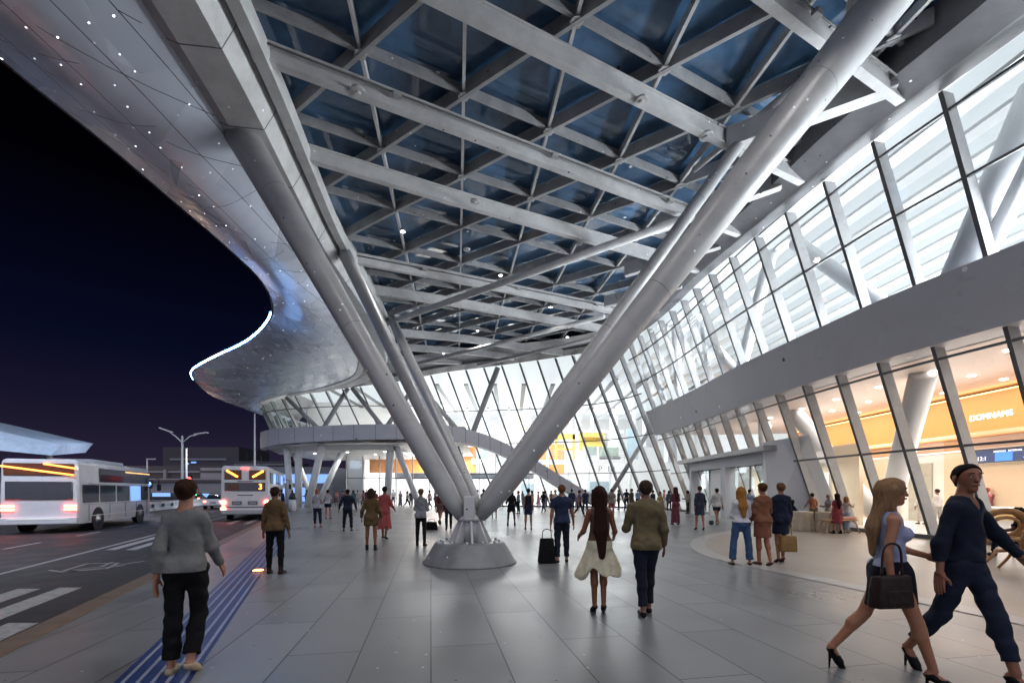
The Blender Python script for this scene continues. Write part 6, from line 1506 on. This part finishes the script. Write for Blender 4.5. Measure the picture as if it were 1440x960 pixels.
# the distant crowd under the raised deck and along the far wall
FAR = [
 (473, 712, 'pink blouse and grey skirt', 'f', 'b06a6a', 'skirt', '5a4c54'), (482, 711, 'plum coat', 'f', '5a3440', 'dress', '5a3440'), (490, 713, 'dark rose tunic', 'f', '7a4450', 'slim', '3a2c34'),
 (503, 712, 'pale grey tee', 'm', '9a9ca4', 'slim', '8a8c94'), (511, 711, 'dark red scarf top', 'f', '7a3038', 'slim', '30262c'), (515, 710, 'navy cap and jacket', 'm', '2a3044', 'slim', '20242e'),
 (563, 712, 'long grey dress', 'f', '6c6a74', 'robe', '6c6a74'), (573, 713, 'cream top and navy trousers', 'f', 'b8a490', 'slim', '1c2232'), (578, 712, 'blue jeans and dark shirt', 'm', '3c4454', 'jeans', '2c3c58'),
 (604, 715, 'pale pink shirt', 'f', 'c49a98', 'slim', '6a6470'), (612, 712, 'grey hoodie', 'm', '74747c', 'slim', '3c3c44'), (553, 711, 'white shirt', 'm', 'b4b4bc', 'slim', '4c5464'),
 (757, 712, 'pale pink dress', 'f', 'c47c90', 'robe', 'c49aa8'), (767, 713, 'pale grey robe', 'f', 'a4a4ac', 'robe', '9c9ca4'), (775, 714, 'dusky pink tee', 'f', 'b07a80', 'slim', '4a4450'),
 (870, 716, 'black trousers and grey vest', 'm', '3c3c44', 'slim', '15171d'), (842, 714, 'black suit', 'm', '22242c', 'slim', '1c1e26'), (934, 715, 'pink tee', 'f', 'b86a74', 'skirt', 'a8a4ac'),
 (735, 711, 'slate jacket', 'm', '4c5460', 'slim', '3c424e'), (660, 712, 'tan coat', 'f', '8c745c', 'slim', '3c342c'), (1062, 722, 'black hair and dark jacket', 'f', '20222a', 'slim', '1c1e26'),
 (431, 713, 'tan raincoat', 'm', '8c7a60', 'slim', '2c2c34'), (497, 716, 'teal tee', 'f', '3c6a70', 'slim', '1c2430'), (647, 715, 'olive shirt', 'm', '6a6a48', 'slim', '2a2c34'), (705, 713, 'bright white tee', 'm', 'c4c4c8', 'jeans', '2c3c58'),
 (748, 716, 'mustard tee', 'f', '9c7a34', 'slim', '2a2c34'), (788, 716, 'black coat', 'f', '18181c', 'slim', '18181c'), (812, 714, 'lavender dress', 'f', '9a8cb0', 'robe', '9a8cb0'), (834, 719, 'charcoal sweater jacket', 'm', '3a3c42', 'slim', '22242a'),
 (897, 715, 'sky blue shirt', 'm', '7c9cc0', 'slim', '2c3444'), (908, 716, 'rust tee', 'f', '8c4a34', 'slim', '2c2c30'), (967, 722, 'beige jacket', 'm', '9a8a74', 'slim', '3c3830'), (1030, 724, 'dark green coat', 'f', '2a3c30', 'slim', '1c1e20'),
 (641, 721, 'navy raincoat', 'm', '22304c', 'slim', '1c2230'), (671, 718, 'brick red tee', 'f', '8a3c34', 'slim', '2a2a30'), (688, 716, 'light grey jacket', 'm', '8c8e94', 'slim', '3c3e44'), (729, 722, 'steel blue tee', 'f', '50688a', 'slim', '1c2230'),
 (764, 720, 'black tee', 'm', '1a1a1e', 'jeans', '2c3c58'), (781, 724, 'cream jacket', 'f', 'b0a48c', 'slim', '4c443c'), (815, 726, 'purple tee', 'f', '5c4470', 'slim', '22222a'), (849, 721, 'white jacket', 'm', 'b8b8bc', 'slim', '2c3040'),
 (888, 724, 'brown jacket', 'm', '5c4834', 'slim', '2c2c30'), (928, 726, 'yellow tee', 'f', 'a88c40', 'jeans', '34466a'), (941, 718, 'slate coat', 'm', '48505c', 'slim', '2c3038'), (972, 719, 'crimson tee', 'f', '8c2c38', 'slim', '20222a'),
 (1054, 732, 'light blue tee', 'm', '7c94b0', 'jeans', '2c3c58'), (1084, 728, 'charcoal coat', 'm', '303238', 'slim', '1e2026'), (1121, 727, 'taupe jacket', 'f', '7a6c60', 'slim', '3a3430')]
POS = [STAND, HOLD, WALK1, PHONE, WALK2]
for k, (px, fy, d, sx, c1, bt_, c2) in enumerate(FAR):
    where = ('under the raised deck' if px < 600 else 'behind the steel columns' if px < 700 else 'in front of the far glass wall' if px < 1000 else 'before the entrance portal')
    P('distant person in %s %s' % (d, where), px, fy, rz=(k*67) % 360-180, H=1.60+.03*(k % 6), sex=sx, skin=('8a5a48', '6a4030', 'a07060')[k % 3], hair=(('short', '1c1412'), ('bob', '2a1c18'), ('short', '3a2a20'))[k % 3],
      top=('jacket' if 'coat' in d or 'jacket' in d or 'suit' in d else 'tee', c1), bottom=(bt_, c2, {'hem': .15, 'wide': .22} if bt_ == 'robe' else {}), pose=POS[k % 5], group='distant people in front of the bright hall')
P('person in black top and beige skirt standing by the bus stop columns', 411, 716, rz=20, H=1.66, skin='5a3c30', hair=('short', '121012'), top=('sweater', '15161c'), bottom=('skirt', '9a8478', {'hem': .3, 'wide': .18}), pose=STAND)
person('person in blue jacket half hidden behind the tall bus', gx(396, 34), 34, rz=0, H=1.70, skin='6a4a40', hair=('short', '1c1614'), top=('jacket', '1c2c58'), bottom=('slim', '1c2436'), pose=STAND)
# --- bags
def hand_bag(name, label, c, rz, w_, d_, h_, hexc, strap=.14, taper=.8, bag_m=None, extra=None):
    t = thing(name, label, 'bag', c, R(rz)); m_ = bag_m or cloth(hexc, .5)
    bm = NB(); vs = box(bm, (0, 0, h_/2), (w_, d_, h_), bev=.03)
    for v in bm.verts:
        f = v.co.z/h_; k = 1-(1-taper)*f; v.co.x *= k; v.co.y *= k*(1+.2*math.sin(v.co.x*30)); v.co.z += .01*math.sin(v.co.x*22+v.co.y*9)
    bmesh.ops.subdivide_edges(bm, edges=bm.edges[:], cuts=1)
    autosmooth(obj('bag_body', bm, m_, t), 60)
    bm = NB(); tube(bm, cr([(-w_*.26, 0, h_*.98), (-w_*.22, 0, h_+strap*.8), (0, 0, h_+strap), (w_*.22, 0, h_+strap*.8), (w_*.26, 0, h_*.98)], 5), .009, 8); obj('handle', bm, m_, t)
    bm = NB(); box(bm, (0, -d_*.5*taper-.006, h_*.38), (w_*.6, .03, h_*.42), bev=.012); obj('pocket', bm, m_, t)
    return t
Yb = 10.25
hand_bag('travel_bag', 'black upright travel bag held on the floor by the navy polo shirt', (gx(769, Yb), Yb, 0), 5, .40, .24, .56, '0c0c0e', strap=.20, taper=.72)
Yc = 10.2
hand_bag('mustard_bag', 'mustard yellow soft bag with dark handle carried by the navy coat dress', (gx(1107, Yc), Yc, .26), 0, .40, .17, .36, '8a6420', strap=.12, taper=.92)
hand_bag('tote_bag', 'dark brown tote bag slung at the hip of the striding person in lilac', (xw-.17, yw-.22, .66), 8, .36, .12, .27, '2c1d18', strap=.26, taper=.85)
hand_bag('holdall', 'black holdall on the floor between grey jumper and steel tubes', (gx(607, 19.0), 19.0, 0), 0, .50, .28, .34, '0c0c0e', strap=.1)
# small yellow and dark litter by the portal
bm = NB(); box(bm, (gx(1000, 22), 22, .10), (.18, .2, .2), bev=.04); tag(obj('small_pouch', bm, M['black']), 'small dark pouch on the floor beside the white shirt and navy shorts', 'pouch')
